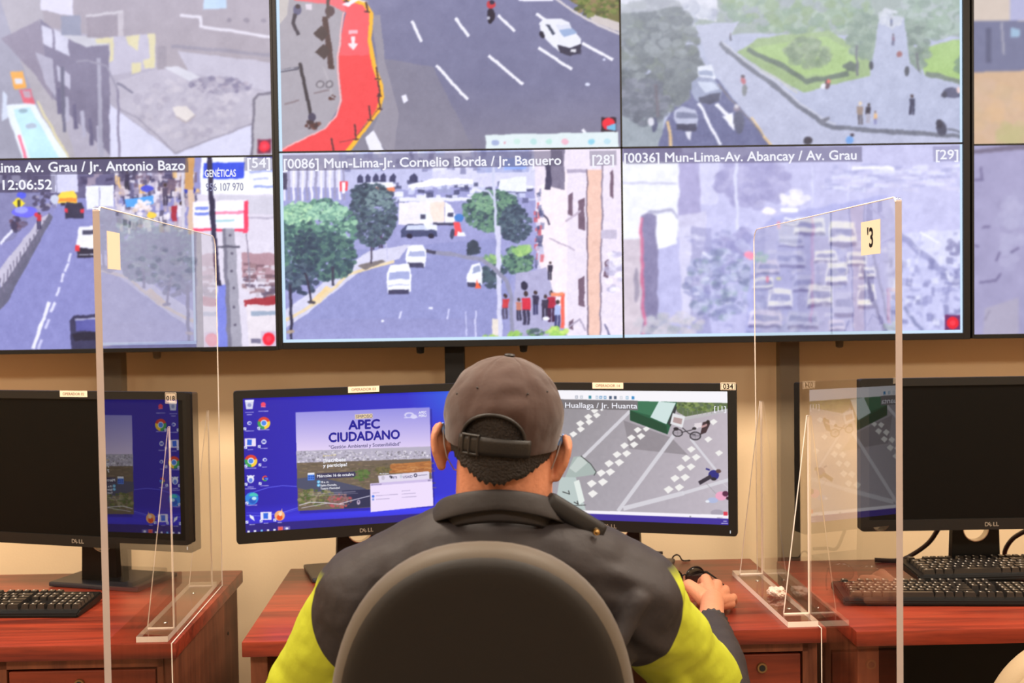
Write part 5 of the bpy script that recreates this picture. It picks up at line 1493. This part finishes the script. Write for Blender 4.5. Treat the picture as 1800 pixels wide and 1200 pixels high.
g = tag(empty('sunglasses', (0.430, 2.875, 0.7505), 0.55), 'black sunglasses standing on the desk beyond the man\'s right hand', 'glasses')
M_lens = mat('dark_lens', (12, 8, 10), 0.08, spec=0.7)
for sx in (-1, 1):
    b = MB()
    b.ball((sx * 0.034, 0.0, 0.024), (0.028, 0.004, 0.022), sub=3)
    b.build('lens', M_lens, g, True)
    b = MB()
    b.tube([(sx * 0.034 + 0.029 * math.cos(a * math.pi / 12), 0.0, 0.024 + 0.023 * math.sin(a * math.pi / 12)) for a in range(24)], 0.0018, 8, True)
    b.build('rim', M_black, g, True)
    b = MB()
    b.tube([(sx * 0.063, 0.0, 0.030), (sx * 0.066, -0.008, 0.031), (sx * 0.062, -0.05, 0.022), (sx * 0.055, -0.09, 0.010), (sx * 0.05, -0.105, 0.0025)], [0.0025, 0.0025, 0.002, 0.002, 0.0025], 8)
    b.build('temple', M_black, g, True)
MB().tube([(-0.007, 0, 0.030), (0, -0.002, 0.033), (0.007, 0, 0.030)], 0.002, 8).build('bridge', M_black, g, True)
# ------------------------------------------------------------------ office chairs
def office_chair(loc, hw, zc, hh, mt_back, mt_rear, label, seat_z=0.47):
    """loc: floor point under the seat; the backrest stands behind (-y) with its rear face at y = -0.36"""
    t = tag(empty('office_chair', loc), label, 'chair')
    n, N = 2.2, 72
    prof = [(0.000, 0.10), (0.001, 0.060), (0.004, 0.036), (0.010, 0.018), (0.018, 0.007), (0.028, 0.001), (0.038, 0.0), (0.050, 0.003), (0.062, 0.014), (0.070, 0.04), (0.072, 0.12)]
    b = MB()
    rings = []
    for (dy, ins) in prof:
        ring = []
        for k in range(N):
            a = 2 * math.pi * k / N
            ca, sa = math.cos(a), math.sin(a)
            ex = 2 / n
            x = (hw - ins * .5) * math.copysign(abs(ca) ** ex, ca)
            z = (hh - ins * .5) * math.copysign(abs(sa) ** ex, sa)
            if z < 0: x *= 1 - 0.10 * abs(z) / hh
            ring.append(b.bm.verts.new((x, -0.36 + dy + 0.8 * x * x, zc + z)))
        rings.append(ring)
    for i in range(len(rings) - 1):
        for k in range(N):
            b.bm.faces.new((rings[i][k], rings[i][(k + 1) % N], rings[i + 1][(k + 1) % N], rings[i + 1][k]))
    for (ring, y, rev) in ((rings[0], -0.3605, True), (rings[-1], -0.286, False)):
        # inner rings close the dished faces
        prev = ring
        for s in (0.66, 0.33):
            cur = []
            for v in ring:
                x, z = v.co.x * s, zc + (v.co.z - zc) * s
                cur.append(b.bm.verts.new((x, y + 0.8 * x * x, z)))
            for k in range(N):
                b.bm.faces.new((prev[k], prev[(k + 1) % N], cur[(k + 1) % N], cur[k]))
            prev = cur
        b.bm.faces.new(prev)
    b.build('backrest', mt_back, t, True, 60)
    b = MB()
    rings = []
    for (dy, ins) in ((-0.0062, 0.050), (-0.0064, 0.036), (-0.0050, 0.026), (-0.0020, 0.019), (0.004, 0.015)):
        ring = []
        for k in range(N):
            a = 2 * math.pi * k / N
            ca, sa = math.cos(a), math.sin(a)
            x = (hw - ins) * math.copysign(abs(ca) ** (2 / n), ca)
            z = (hh - ins) * math.copysign(abs(sa) ** (2 / n), sa)
            if z < 0: x *= 1 - 0.10 * abs(z) / hh
            ring.append(b.bm.verts.new((x, -0.36 + dy + 0.8 * x * x, zc + z)))
        rings.append(ring)
    for i in range(len(rings) - 1):
        for k in range(N):
            b.bm.faces.new((rings[i][k], rings[i][(k + 1) % N], rings[i + 1][(k + 1) % N], rings[i + 1][k]))
    prev = rings[0]
    for s in (0.66, 0.33):
        cur = [b.bm.verts.new((v.co.x * s, -0.3662 + 0.8 * (v.co.x * s) ** 2, zc + (v.co.z - zc) * s)) for v in rings[0]]
        for k in range(N):
            b.bm.faces.new((prev[k], prev[(k + 1) % N], cur[(k + 1) % N], cur[k]))
        prev = cur
    b.bm.faces.new(prev)
    b.build('added_rear_cover', mt_rear, t, True, 60)  # added layer, lets the back face be darker than the rim
    s = MB()
    M = Matrix.Translation((0, 0, seat_z - 0.075))
    s.prism(rounded(0.46, 0.45, 0.13, 8), 0.075, M)
    bmesh.ops.bevel(s.bm, geom=[e for e in s.bm.edges if abs(e.verts[0].co.z - e.verts[1].co.z) < 1e-6], offset=0.025, segments=4, affect='EDGES', clamp_overlap=True)
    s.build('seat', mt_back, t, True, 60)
    b = MB()
    b.tube([(0, -0.05, seat_z - 0.085), (0, -0.25, seat_z - 0.085), (0, -0.318, seat_z - 0.04), (0, -0.322, zc - 0.05)], 0.022, 12)
    b.build('back_bar', M_black, t, True)
    b = MB()
    b.box((0, 0, seat_z - 0.085), (0.2, 0.24, 0.02), 0.006)
    b.cone((0, 0, seat_z - 0.09), (0, 0, 0.28), 0.016, 0.016)
    b.cone((0, 0, 0.30), (0, 0, 0.10), 0.025, 0.028)
    b.build('gas_post', M_black, t, True)
    for k in range(5):
        a = math.radians(75 + 72 * k)
        d = Vector((math.cos(a), math.sin(a), 0))
        b = MB()
        b.tube([d * 0.02 + Vector((0, 0, .12)), d * 0.16 + Vector((0, 0, .105)), d * 0.29 + Vector((0, 0, .075))], [0.03, 0.024, 0.016], 12)
        leg = b.build('leg', M_black, t, True)
        b = MB()
        q = Vector((-d.y, d.x, 0))
        p = d * 0.29 + Vector((0, 0, 0.0285))
        for sgn in (-1, 1):
            b.cone(p + q * (sgn * 0.008), p + q * (sgn * 0.024), 0.028, 0.026, 20)
        b.cone(p + Vector((0, 0, 0.01)), p + Vector((0, 0, 0.05)), 0.007, 0.007, 10)
        b.build('caster', M_black, leg, True)
    return t


M_chair_rim_lit = mat('dark_brown_upholstery_rim_lit', (68, 57, 43), 0.6, spec=0.45, bump=0.06, bump_scale=500, sheen=0.15)  # lighter brown, the top-light highlight on the rim put into the colour
M_rear_shaded = mat('dark_brown_rear_shaded', (23, 18, 14), 0.6, spec=0.3, bump=0.06, bump_scale=500)  # darker brown, the shade on the back face put into the colour
M_beige = mat('beige_upholstery', (172, 150, 118), 0.6, bump=0.05, bump_scale=400)
office_chair((-0.036, 1.96, 0), 0.217, 0.850, 0.270, M_chair_rim_lit, M_rear_shaded, 'dark brown office chair with rounded back that the man sits in', 0.455)
office_chair((1.085, 2.50, 0), 0.20, 0.60, 0.228, M_beige, M_beige, 'beige office chair cut off at the lower right corner', 0.43)

# ------------------------------------------------------------------ the man at the desk
BX, BY = -0.010, 1.95
M_skin = mat('skin', (192, 128, 98), 0.5, spec=0.4, bump=0.12, bump_scale=160, vary=0.10, vary_scale=26)
M_hair = mat('dark_hair', (34, 26, 22), 0.75, bump=0.8, bump_scale=260)
M_cap = mat('faded_brown_cap_cloth', (54, 31, 23), 0.9, bump=0.25, bump_scale=26, vary=0.10, vary_scale=14, sheen=0.2)
M_cap_trim = mat('black_cap_strap', (26, 22, 21), 0.5, bump=0.1, bump_scale=300)
M_dark_cloth = mat('charcoal_jacket_cloth', (44, 39, 41), 0.62, spec=0.35, bump=0.18, bump_scale=34, vary=0.06, vary_scale=12)
M_mask = mat('blue_mask', (120, 160, 225), 0.8)
M_trouser = mat('dark_trousers', (40, 40, 48), 0.8)


def jacket_material():
    mt = mat('two_tone_jacket_cloth', (44, 39, 41), 0.62, spec=0.35, bump=0.18, bump_scale=34)
    nt = mt.node_tree
    b = nt.nodes['Principled BSDF']
    tc = nt.nodes.new('ShaderNodeTexCoord')
    sp = nt.nodes.new('ShaderNodeSeparateXYZ')
    nt.links.new(tc.outputs['Object'], sp.inputs[0])

    def mth(op, a, c=None, clamp=False):
        n = nt.nodes.new('ShaderNodeMath')
        n.operation = op
        n.use_clamp = clamp
        for i, v in enumerate((a, c)):
            if v is None: continue
            if isinstance(v, (int, float)): n.inputs[i].default_value = v
            else: nt.links.new(v, n.inputs[i])
        return n.outputs[0]
    dx = mth('DIVIDE', mth('SUBTRACT', sp.outputs['X'], J_CX - BX), J_A)
    dz = mth('DIVIDE', mth('SUBTRACT', sp.outputs['Z'], J_CZ), J_B)
    r = mth('ADD', mth('MULTIPLY', dx, dx), mth('MULTIPLY', dz, dz))
    out = mth('MULTIPLY', mth('SUBTRACT', r, 1.0), 90.0, True)
    waist = mth('MULTIPLY', mth('MULTIPLY', mth('SUBTRACT', 0.84, sp.outputs['Z']), 12.0, True), 0.062)
    side = mth('MULTIPLY', mth('SUBTRACT', mth('ABSOLUTE', mth('SUBTRACT', sp.outputs['X'], J_CX - BX)), mth('ADD', waist, 0.20)), 200.0, True)
    low = mth('MULTIPLY', mth('SUBTRACT', 1.025, sp.outputs['Z']), 40.0, True)
    f = mth('MULTIPLY', mth('MULTIPLY', out, side), low)
    mx = nt.nodes.new('ShaderNodeMix')
    mx.data_type = 'RGBA'
    mx.inputs['A'].default_value = lin((44, 39, 41))
    mx.inputs['B'].default_value = lin((172, 180, 42))
    nt.links.new(f, mx.inputs['Factor'])
    nt.links.new(mx.outputs['Result'], b.inputs['Base Color'])
    return mt


J_CX, J_CZ, J_A, J_B = -0.017, 0.955, 0.297, 0.168

Hc = Vector((-0.004, 1.905, 1.235))
HR = Matrix.Rotation(math.radians(6), 4, 'Y') @ Matrix.Rotation(math.radians(-4), 4, 'Z')
HM = Matrix.Translation(Hc) @ HR


def hp(x, y, z):
    return HM @ Vector((x, y, z))


he = HR.to_euler()


def hrot(*deg):
    return (HR @ Euler([math.radians(a) for a in deg]).to_matrix().to_4x4()).to_euler()


head = [
    ('e', hp(0, 0, .02), (.076, .096, .092), he), ('e', hp(0, .042, -.035), (.060, .058, .088), he), ('e', hp(0, .052, -.088), (.042, .042, .034), he),
    ('c', hp(0, .100, -.005), hp(0, .116, -.042), .008, .013), ('e', hp(0, .086, .018), (.048, .016, .011), he),
    ('e', hp(-.036, .072, -.04), (.02, .022, .022), he), ('e', hp(.036, .072, -.04), (.02, .022, .022), he),
    ('e', hp(0, .095, -.072), (.022, .010, .006), he), ('e', hp(0, .093, -.081), (.019, .010, .006), he),
    ('c', Vector((-.001, 1.905, 1.19)), Vector((-.006, 1.925, 1.03)), .077, .080),
]
for sx in (-1, 1):
    head += [
        ('e', hp(sx * .098, -.006, -.022), (.007, .020, .037), hrot(0, sx * 14, sx * 38)),
        ('c', hp(sx * .080, .006, -.020), hp(sx * .094, -.004, -.024), .012, .009),
        ('c', hp(sx * .100, -.013, .010), hp(sx * .107, -.020, -.008), .0055, .0055), ('c', hp(sx * .107, -.020, -.008), hp(sx * .104, -.020, -.032), .0055, .0055), ('c', hp(sx * .104, -.020, -.032), hp(sx * .092, -.010, -.056), .0055, .0075),
    ]
me_head = blob_mesh('head', head, 0.0028, 5)

V = Vector
EL_R, WR_R = V((.390, 2.20, .712)), V((.447, 2.575, .792))
EL_L, WR_L = V((-.395, 2.12, .700)), V((-.15, 2.50, .795))
torso = [
    ('c', V((-.010, 1.93, 1.06)), V((-.010, 1.93, .95)), .066, .085), ('c', V((-.19, 1.925, .965)), V((.17, 1.92, .96)), .055, .055),
    ('e', V((-.010, 1.94, .82)), (.165, .10, .22)), ('e', V((-.010, 1.96, .56)), (.16, .115, .10)),
    ('c', V((-.20, 1.925, .965)), EL_L, .052, .042), ('c', EL_L, WR_L, .042, .027),
    ('c', V((.18, 1.92, .955)), EL_R, .052, .042), ('c', EL_R, V((.416, 2.43, .786)), .042, .026), ('c', V((.416, 2.43, .786)), WR_R, .026, .024),
]
for sx in (-1, 1):
    torso += [('c', V((sx * .085, 1.97, .555)), V((sx * .125, 2.36, .545)), .078, .056), ('c', V((sx * .125, 2.36, .545)), V((sx * .13, 2.38, .12)), .054, .036), ('c', V((sx * .13, 2.38, .075)), V((sx * .14, 2.54, .045)), .038, .030)]
me_torso = blob_mesh('torso', torso, 0.006, 6)

hand_r = [('c', V((.422, 2.45, .787)), V((.447, 2.580, .792)), .0265, .0250)]
KN = {'index': V((.449, 2.678, .817)), 'middle': V((.474, 2.672, .806)), 'ring': V((.489, 2.660, .792)), 'little': V((.498, 2.643, .778))}
for (k, r0, r1) in (('index', .021, .0125), ('middle', .021, .0125), ('ring', .020, .0120), ('little', .019, .0112)):
    hand_r.append(('c', V((.447, 2.585, .791)), KN[k], r0, r1))
    hand_r.append(('c', V((.447, 2.590, .785)), KN[k] + V((0, -.004, -.008)), r0, r1))
for pts, rs in (
    ([KN['index'], V((.447, 2.716, .803)), V((.444, 2.733, .779)), V((.443, 2.732, .7625))], (.0118, .0102, .0092, .0085)),
    ([KN['middle'], V((.478, 2.716, .798)), V((.478, 2.736, .772)), V((.477, 2.733, .7615))], (.0120, .0104, .0094, .0086)),
    ([KN['ring'], V((.498, 2.702, .788)), V((.501, 2.718, .768)), V((.500, 2.715, .7612))], (.0114, .0098, .0088, .0082)),
    ([KN['little'], V((.511, 2.674, .776)), V((.516, 2.688, .764)), V((.515, 2.690, .7608))], (.0106, .0088, .0080, .0076)),
    ([V((.432, 2.592, .796)), V((.404, 2.632, .815)), V((.393, 2.668, .798)), V((.394, 2.690, .778))], (.0200, .0135, .0115, .0098)),
):
    for i in range(len(pts) - 1):
        hand_r.append(('c', pts[i], pts[i + 1], rs[i], rs[i + 1]))
hand_r.append(('c', V((.415, 2.618, .808)), V((.440, 2.650, .806)), .011, .010))
# tendon ridges on the back of the hand
for k in ('index', 'middle', 'ring', 'little'):
    hand_r.append(('c', V((.447, 2.590, .803)).lerp(KN[k] + V((0, 0, .006)), .25), KN[k] + V((0, 0, .0035)), .006, .0085))
me_hand_r = blob_mesh('hand', hand_r, 0.0017, 3)


def to_left(p):
    return V((WR_L.x - (p.x - WR_R.x), WR_L.y + (p.y - WR_R.y), p.z))


hand_l = [('c', to_left(h[1]), to_left(h[2]), h[3], h[4]) for h in hand_r]
me_hand_l = blob_mesh('hand', hand_l, 0.0022, 3)
body = join_meshes('person', [me_head, me_torso, me_hand_r, me_hand_l])
body.transform(Matrix.Translation((-BX, -BY, 0)))
man = link_mesh('person', body, M_skin)
man.location = (BX, BY, 0)
tag(man, 'person in dark and yellow jacket and brown cap seated with back turned', 'person')


def on_man(o):
    """geometry made in room coordinates becomes a child of the man"""
    o.data.transform(Matrix.Translation((-BX, -BY, 0)))
    o.parent = man
    return o


# jacket
jk = [
    ('c', V((-.222, 1.915, .975)), V((-.090, 1.90, 1.046)), .090, .085), ('c', V((.203, 1.915, .975)), V((.075, 1.90, 1.040)), .083, .083),
    ('c', V((-.090, 1.90, 1.046)), V((.075, 1.90, 1.040)), .085, .083), ('e', V((-.010, 1.895, 1.055)), (.105, .092, .078)),
    ('e', V((-.014, 1.92, .93)), (.235, .125, .17)), ('e', V((-.012, 1.945, .75)), (.215, .150, .24)), ('e', V((-.012, 1.955, .585)), (.205, .155, .11)),
    ('c', V((-.222, 1.920, .972)), EL_L, .088, .073), ('c', EL_L, V((-.17, 2.46, .80)), .072, .046),
    ('c', V((.198, 1.920, .966)), V((.372, 2.175, .725)), .081, .068),
]
# folds over the shoulder blades and sleeves
for (a, c2, r) in ((V((-.21, 1.845, .985)), V((-.16, 1.80, .88)), .022), (V((.20, 1.84, .985)), V((.13, 1.795, .87)), .02), (V((-.10, 1.825, 1.02)), (V((.08, 1.822, 1.018))), .02),
                 (V((-.31, 1.96, .86)), V((-.24, 1.90, .80)), .024), (V((.26, 1.95, .88)), V((.30, 2.02, .76)), .026), (V((-.27, 1.90, .93)), V((-.35, 2.02, .77)), .03)):
    jk.append(('c', a, c2, r, r * .7))
CREASES = [
    (V((-.190, 1.835, 1.030)), V((-.235, 1.84, .930)), .013, -.014), (V((-.165, 1.83, 1.02)), V((-.20, 1.83, .93)), .016, .008),
    (V((.150, 1.835, 1.035)), V((.245, 1.86, .985)), .014, .009), (V((.165, 1.835, 1.005)), V((.255, 1.87, .955)), .013, -.009), (V((.19, 1.84, .95)), V((.26, 1.90, .88)), .014, .010), (V((.17, 1.84, .93)), V((.235, 1.88, .85)), .012, -.010),
    (V((-.29, 1.95, .95)), V((-.33, 2.02, .84)), .014, -.010), (V((-.30, 1.93, .90)), V((-.40, 2.06, .76)), .016, .009), (V((-.34, 1.98, .83)), V((-.36, 2.02, .74)), .012, -.012),
    (V((.25, 1.97, .92)), V((.33, 2.08, .80)), .016, -.010), (V((.28, 1.97, .86)), V((.33, 2.08, .75)), .014, .010), (V((-.08, 1.80, 1.05)), V((.09, 1.80, 1.045)), .018, .006),
]
me = blob_mesh('jacket', jk, 0.005, 6)
nrm = [v.normal.copy() for v in me.vertices]
for v, vn in zip(me.vertices, nrm):
    p = v.co.copy()
    n = mnoise.noise(V((p.x * 9, p.y * 7, p.z * 13))) * .0060 + mnoise.noise(V((p.x * 24 + 4, p.y * 18, p.z * 34))) * .0032
    # soft creases of the cloth
    for (a, c2, wd_, dep) in CREASES:
        ab = c2 - a
        tt = max(0, min(1, (p - a).dot(ab) / ab.length_squared))
        d2 = (p - a - ab * tt).length
        n += dep * math.exp(-(d2 / wd_) ** 2) * math.sin(math.pi * (.12 + .76 * tt))
    v.co = p + vn * n
on_man(link_mesh('jacket', me, jacket_material()))

sl = blob_mesh('lower_sleeve', [('c', V((.372, 2.15, .722)), EL_R, .066, .066), ('c', EL_R, V((.404, 2.31, .752)), .066, .057), ('c', V((.402, 2.29, .748)), V((.413, 2.400, .781)), .057, .038)], 0.005, 6)
nrm = [v.normal.copy() for v in sl.vertices]
for v, vn in zip(sl.vertices, nrm):
    p = v.co.copy()
    v.co = p + vn * (mnoise.noise(V((p.x * 14, p.y * 26, p.z * 14))) * .005)
on_man(link_mesh('lower_sleeve', sl, M_dark_cloth))
b = MB()
for (k, yy) in enumerate((2.399, 2.408, 2.417)):
    c = V((.413, 2.40, .781)).lerp(WR_R, (yy - 2.40) / .175)
    b.tube([(c.x + (.030 + .003 * (j % 2)) * math.cos(j * math.pi / 20), yy, c.z + (.030 + .003 * (j % 2)) * math.sin(j * math.pi / 20)) for j in range(40)], 0.0048, 8, True)
on_man(b.build('elastic_cuff', M_cap_trim, None, True, 80))

# turned-down collar
b = MB()
N = 48
rings = []
for (k, (dr, dz, fl)) in enumerate(((0.0, -.055, 0), (.000, -.012, 0), (.003, .0, 0), (.008, -.002, 0), (.012, -.014, .4), (.016, -.032, 1.0))):
    ring = []
    for i in range(N + 1):
        ph = math.radians(-148 + 296 * i / N)
        f = abs(ph) / math.radians(148)
        rx, ry = .092 + dr + .018 * f * fl, .086 + dr
        x = -.012 + rx * math.sin(ph) + (.012 * f * fl if ph > 0 else -.004 * f * fl)
        y = 1.905 - ry * math.cos(ph) * (1 if abs(ph) < 1.6 else 1.15)
        z = 1.166 - .060 * (1 - math.cos(ph)) / 2 * 1.25 + dz - (.022 * f * fl) - (.010 if ph > 0 else 0) * f
        ring.append(b.bm.verts.new((x, y, z)))
    rings.append(ring)
for i in range(len(rings) - 1):
    for k in range(N):
        b.bm.faces.new((rings[i][k], rings[i][k + 1], rings[i + 1][k + 1], rings[i + 1][k]))
o = b.build('collar', mat('black_collar_cloth', (34, 30, 32), 0.65, bump=0.15, bump_scale=40), None, True, 80)
md = o.modifiers.new('thick', 'SOLIDIFY'); md.thickness = 0.004
md = o.modifiers.new('soft', 'SUBSURF'); md.levels = 1; md.render_levels = 1
bake(o)
for p in o.data.polygons: p.use_smooth = True
on_man(o)
# storm flap with a snap at the right of the neck
b = MB()
b.box((.108, 1.862, 1.112), (.110, .022, .030), .009, rot=(0, math.radians(33), math.radians(14)))
o = on_man(b.build('neck_flap', mat('black_jacket_trim', (22, 20, 22), 0.6), None, True, 60))
b = MB()
b.cone((.140, 1.852, 1.090), (.141, 1.846, 1.090), .0062, .0050, 20)
b.ball((.141, 1.846, 1.090), (.0036, .002, .0036), sub=2)
sn = on_man(b.build('snap_fastener', mat('brass_snap', (190, 160, 110), 0.25, metal=1.0), None, True))

# trousers and shoes
tr = []
for sx in (-1, 1):
    tr += [('e', V((sx * .085, 1.97, .555)), (.095, .12, .09)), ('c', V((sx * .085, 1.97, .553)), V((sx * .125, 2.36, .545)), .087, .066), ('c', V((sx * .125, 2.36, .545)), V((sx * .13, 2.38, .12)), .064, .050)]
on_man(link_mesh('trousers', blob_mesh('trousers', tr, 0.009, 4), M_trouser))
for sx in (-1, 1):
    sh = blob_mesh('shoe', [('c', V((sx * .13, 2.365, .055)), V((sx * .142, 2.545, .042)), .050, .038), ('c', V((sx * .13, 2.375, .07)), V((sx * .13, 2.375, .12)), .046, .044), ('e', V((sx * .136, 2.46, .022)), (.046, .135, .018), (0, 0, -sx * .06))], 0.005, 4)
    on_man(link_mesh('shoe', sh, M_black))

# hair below the cap
b = MB()
N = 64
K = 12
rng2 = random.Random(5)
jag = [rng2.uniform(-.004, .004) for _ in range(N + 1)]
rings = []
for k in range(K + 1):
    ring = []
    for i in range(N + 1):
        ph = math.radians(-92 + 184 * i / N)
        f = abs(math.sin(ph))
        zl = -.066 + .044 * f ** 1.6 + jag[i] * (k / K)
        z = .045 + (zl - .045) * k / K
        s = 1.0 - max(0, (.0 - z)) * 1.5
        th = .0045 + .0012 * mnoise.noise(V((i * .9, z * 90, 3)))
        ring.append(b.bm.verts.new(hp((.0785 + th) * s * math.sin(ph), -(.0985 + th) * s * math.cos(ph), z)))
    rings.append(ring)
for k in range(K):
    for i in range(N):
        b.bm.faces.new((rings[k][i], rings[k][i + 1], rings[k + 1][i + 1], rings[k + 1][i]))
o = b.build('hair', M_hair, None, True, 60)
md = o.modifiers.new('thick', 'SOLIDIFY'); md.thickness = 0.007; md.offset = -1
bake(o)
on_man(o)

# cap
CR = (.0955, .110, .099)
CZ = .031


def cap_pt(ph, z, off=0.0):
    """point on the cap; ph from the back of the head, z in the head's frame"""
    t = (z - CZ) / CR[2]
    f = math.sqrt(max(0, 1 - t * t)) if t > 0 else 1 - .16 * abs(t) ** 1.3
    return hp((CR[0] * f + off) * math.sin(ph), -(CR[1] * f + off) * math.cos(ph), z)


b = MB()
N, K = 96, 36
rings = []
for k in range(K):
    ring = []
    for i in range(N):
        ph = 2 * math.pi * i / N
        zb_ = -.004 - .014 * math.cos(ph)
        a = k / K
        if a < .3:
            z = zb_ + (CZ - zb_) * a / .3
        else:
            z = CZ + CR[2] * math.sin((a - .3) / .7 * math.pi / 2)
        p = cap_pt(ph, z)
        n = (p - hp(0, 0, CZ)).normalized()
        w6 = abs(math.sin(3 * (ph + .52)))
        dd = .0028 * mnoise.noise(p * 24) + .0018 * mnoise.noise(p * 52) - (.0016 * max(0, 1 - w6 * 9) if a > .15 else 0)
        dd -= .004 * math.exp(-((ph - .25) / .35) ** 2 - ((z - .075) / .010) ** 2)
        ring.append(b.bm.verts.new(p + n * dd))
    rings.append(ring)
topv = b.bm.verts.new(hp(0, 0, CZ + CR[2]))
for k in range(K - 1):
    for i in range(N):
        b.bm.faces.new((rings[k][i], rings[k][(i + 1) % N], rings[k + 1][(i + 1) % N], rings[k + 1][i]))
for i in range(N):
    b.bm.faces.new((rings[-1][i], rings[-1][(i + 1) % N], topv))
cap = b.build('cap', M_cap, None, True, 70)
md = cap.modifiers.new('thick', 'SOLIDIFY'); md.thickness = 0.0025; md.offset = -1
bake(cap)
HX, HZ, HA, HB = -.008, .006, .048, .037
arch = [(HX + HA * math.cos(math.pi * k / 30), HZ + HB * math.sin(math.pi * k / 30)) for k in range(31)]
b = MB()
b.prism([(x, z) for (x, z) in arch], 0.12, HM @ Matrix.Translation((0, -.04, 0)) @ XZ)
cut = b.build('cutter', M_black)
md = cap.modifiers.new('opening', 'BOOLEAN'); md.object = cut; md.operation = 'DIFFERENCE'; md.solver = 'EXACT'
bake(cap)
bpy.data.objects.remove(cut)
cap.data.materials.clear(); cap.data.materials.append(M_cap)
for p in cap.data.polygons:
    p.use_smooth = True
    p.material_index = 0
try:
    cap.data.set_sharp_from_angle(angle=math.radians(50))
except Exception:
    pass
on_man(cap)


def on_cap(x, z, off=0.0):
    t = (z - CZ) / CR[2]
    f = math.sqrt(max(0, 1 - t * t)) if t > 0 else 1 - .16 * abs(t) ** 1.3
    return cap_pt(math.asin(max(-1, min(1, x / (CR[0] * f)))), z, off)


def cap_child(o):
    o.data.transform(Matrix.Translation((-BX, -BY, 0)))
    o.parent = cap
    return o


cap_child(MB().tube([on_cap(x, z, .0005) for (x, z) in arch], 0.0028, 8).build('opening_trim', M_cap_trim, None, True, 80))
b = MB()
grid = [[b.bm.verts.new(on_cap(-.058 + .106 * i / 24, HZ + .002 - .027 * k / 4, .0028 + .001 * math.sin(k * math.pi / 4))) for i in range(25)] for k in range(5)]
for k in range(4):
    for i in range(24):
        b.bm.faces.new((grid[k][i], grid[k][i + 1], grid[k + 1][i + 1], grid[k + 1][i]))
o = b.build('strap', M_cap_trim, None, True, 60)
md = o.modifiers.new('thick', 'SOLIDIFY'); md.thickness = 0.002
bake(o)
cap_child(o)
b = MB()
for (x0_, x1_) in ((-.053, -.049), (-.043, -.0385), (-.030, -.026)):
    b.tube([on_cap((x0_ + x1_) / 2, HZ + .003 - .029 * k / 5, .005) for k in range(6)], 0.0024, 8)
for zz in (HZ + .003, HZ - .026):
    b.tube([on_cap(-.052 + .026 * k / 5, zz, .005) for k in range(6)], 0.0022, 8)
cap_child(b.build('buckle', M_cap_trim, None, True, 60))
b = MB()
b.ball(hp(0, 0, CZ + CR[2] + .0005), (.009, .009, .003), he, 2)
cap_child(b.build('top_button', M_cap_trim, None, True))
b = MB()
for (x, z) in ((-.040, .080), (.038, .078), (.066, .082), (-.072, .066)):
    p = on_cap(x, z, .0002)
    b.ball(p, (.0018, .0012, .0018), sub=2)
cap_child(b.build('eyelets', M_cap_trim, None, True))
# visor, pointing at the screens
b = MB()
ring0, ring1 = [], []
for i in range(25):
    ph = math.radians(180 - 62 + 124 * i / 24)
    q = cap_pt(ph, -.002)
    ring0.append(b.bm.verts.new(q))
    u = (i - 12) / 12
    ext = .066 * math.sqrt(max(0, 1 - u * u * .92))
    ring1.append(b.bm.verts.new(q + HR.to_3x3() @ V((0, ext, -.010 - .004 * u * u))))
for i in range(24):
    b.bm.faces.new((ring0[i], ring0[i + 1], ring1[i + 1], ring1[i]))
o = b.build('visor', M_cap, None, True, 60)
md = o.modifiers.new('thick', 'SOLIDIFY'); md.thickness = 0.003
bake(o)
cap_child(o)

# face mask with ear loops, eyes
for sx in (-1, 1):
    b = MB()
    b.tube([hp(sx * .060, .082, -.02), hp(sx * .084, .030, -.002), hp(sx * .0935, .004, .010), hp(sx * .0945, -.012, .004), hp(sx * .090, -.020, -.018), hp(sx * .084, -.016, -.040), hp(sx * .074, .012, -.062), hp(sx * .055, .066, -.075)], 0.0011, 8)
    on_man(b.build('mask_loop', mat('clear_elastic', (170, 160, 160), 0.4), None, True))
    b = MB()
    b.box(hp(sx * .0945, -.006, .004), (.005, .014, .019), .0015, rot=hrot(0, sx * 20, 0))
    on_man(b.build('mask_tab', M_mask, None))
    b = MB()
    b.ball(hp(sx * .030, .088, .000), .0115, sub=3)
    ey = on_man(b.build('eye', mat('eye_white', (235, 228, 220), 0.2), None, True))
    b = MB()
    b.ball(hp(sx * .030, .0962, .000), .0046, sub=2)
    pu = b.build('pupil', M_black, None, True)
    pu.data.transform(Matrix.Translation((-BX, -BY, 0)))
    pu.parent = ey
b = MB()
grid = []
for k in range(9):
    row = []
    for i in range(17):
        u, v = (i - 8) / 8, (k - 4) / 4
        row.append(b.bm.verts.new(hp(.062 * math.sin(u * 1.25), .068 + .066 * math.cos(u * 1.15) * (1 - .18 * v * v) - .006, -.052 - .046 * v)))
    grid.append(row)
for k in range(8):
    for i in range(16):
        b.bm.faces.new((grid[k][i], grid[k][i + 1], grid[k + 1][i + 1], grid[k + 1][i]))
o = b.build('face_mask', M_mask, None, True, 60)
md = o.modifiers.new('thick', 'SOLIDIFY'); md.thickness = 0.002
bake(o)
on_man(o)
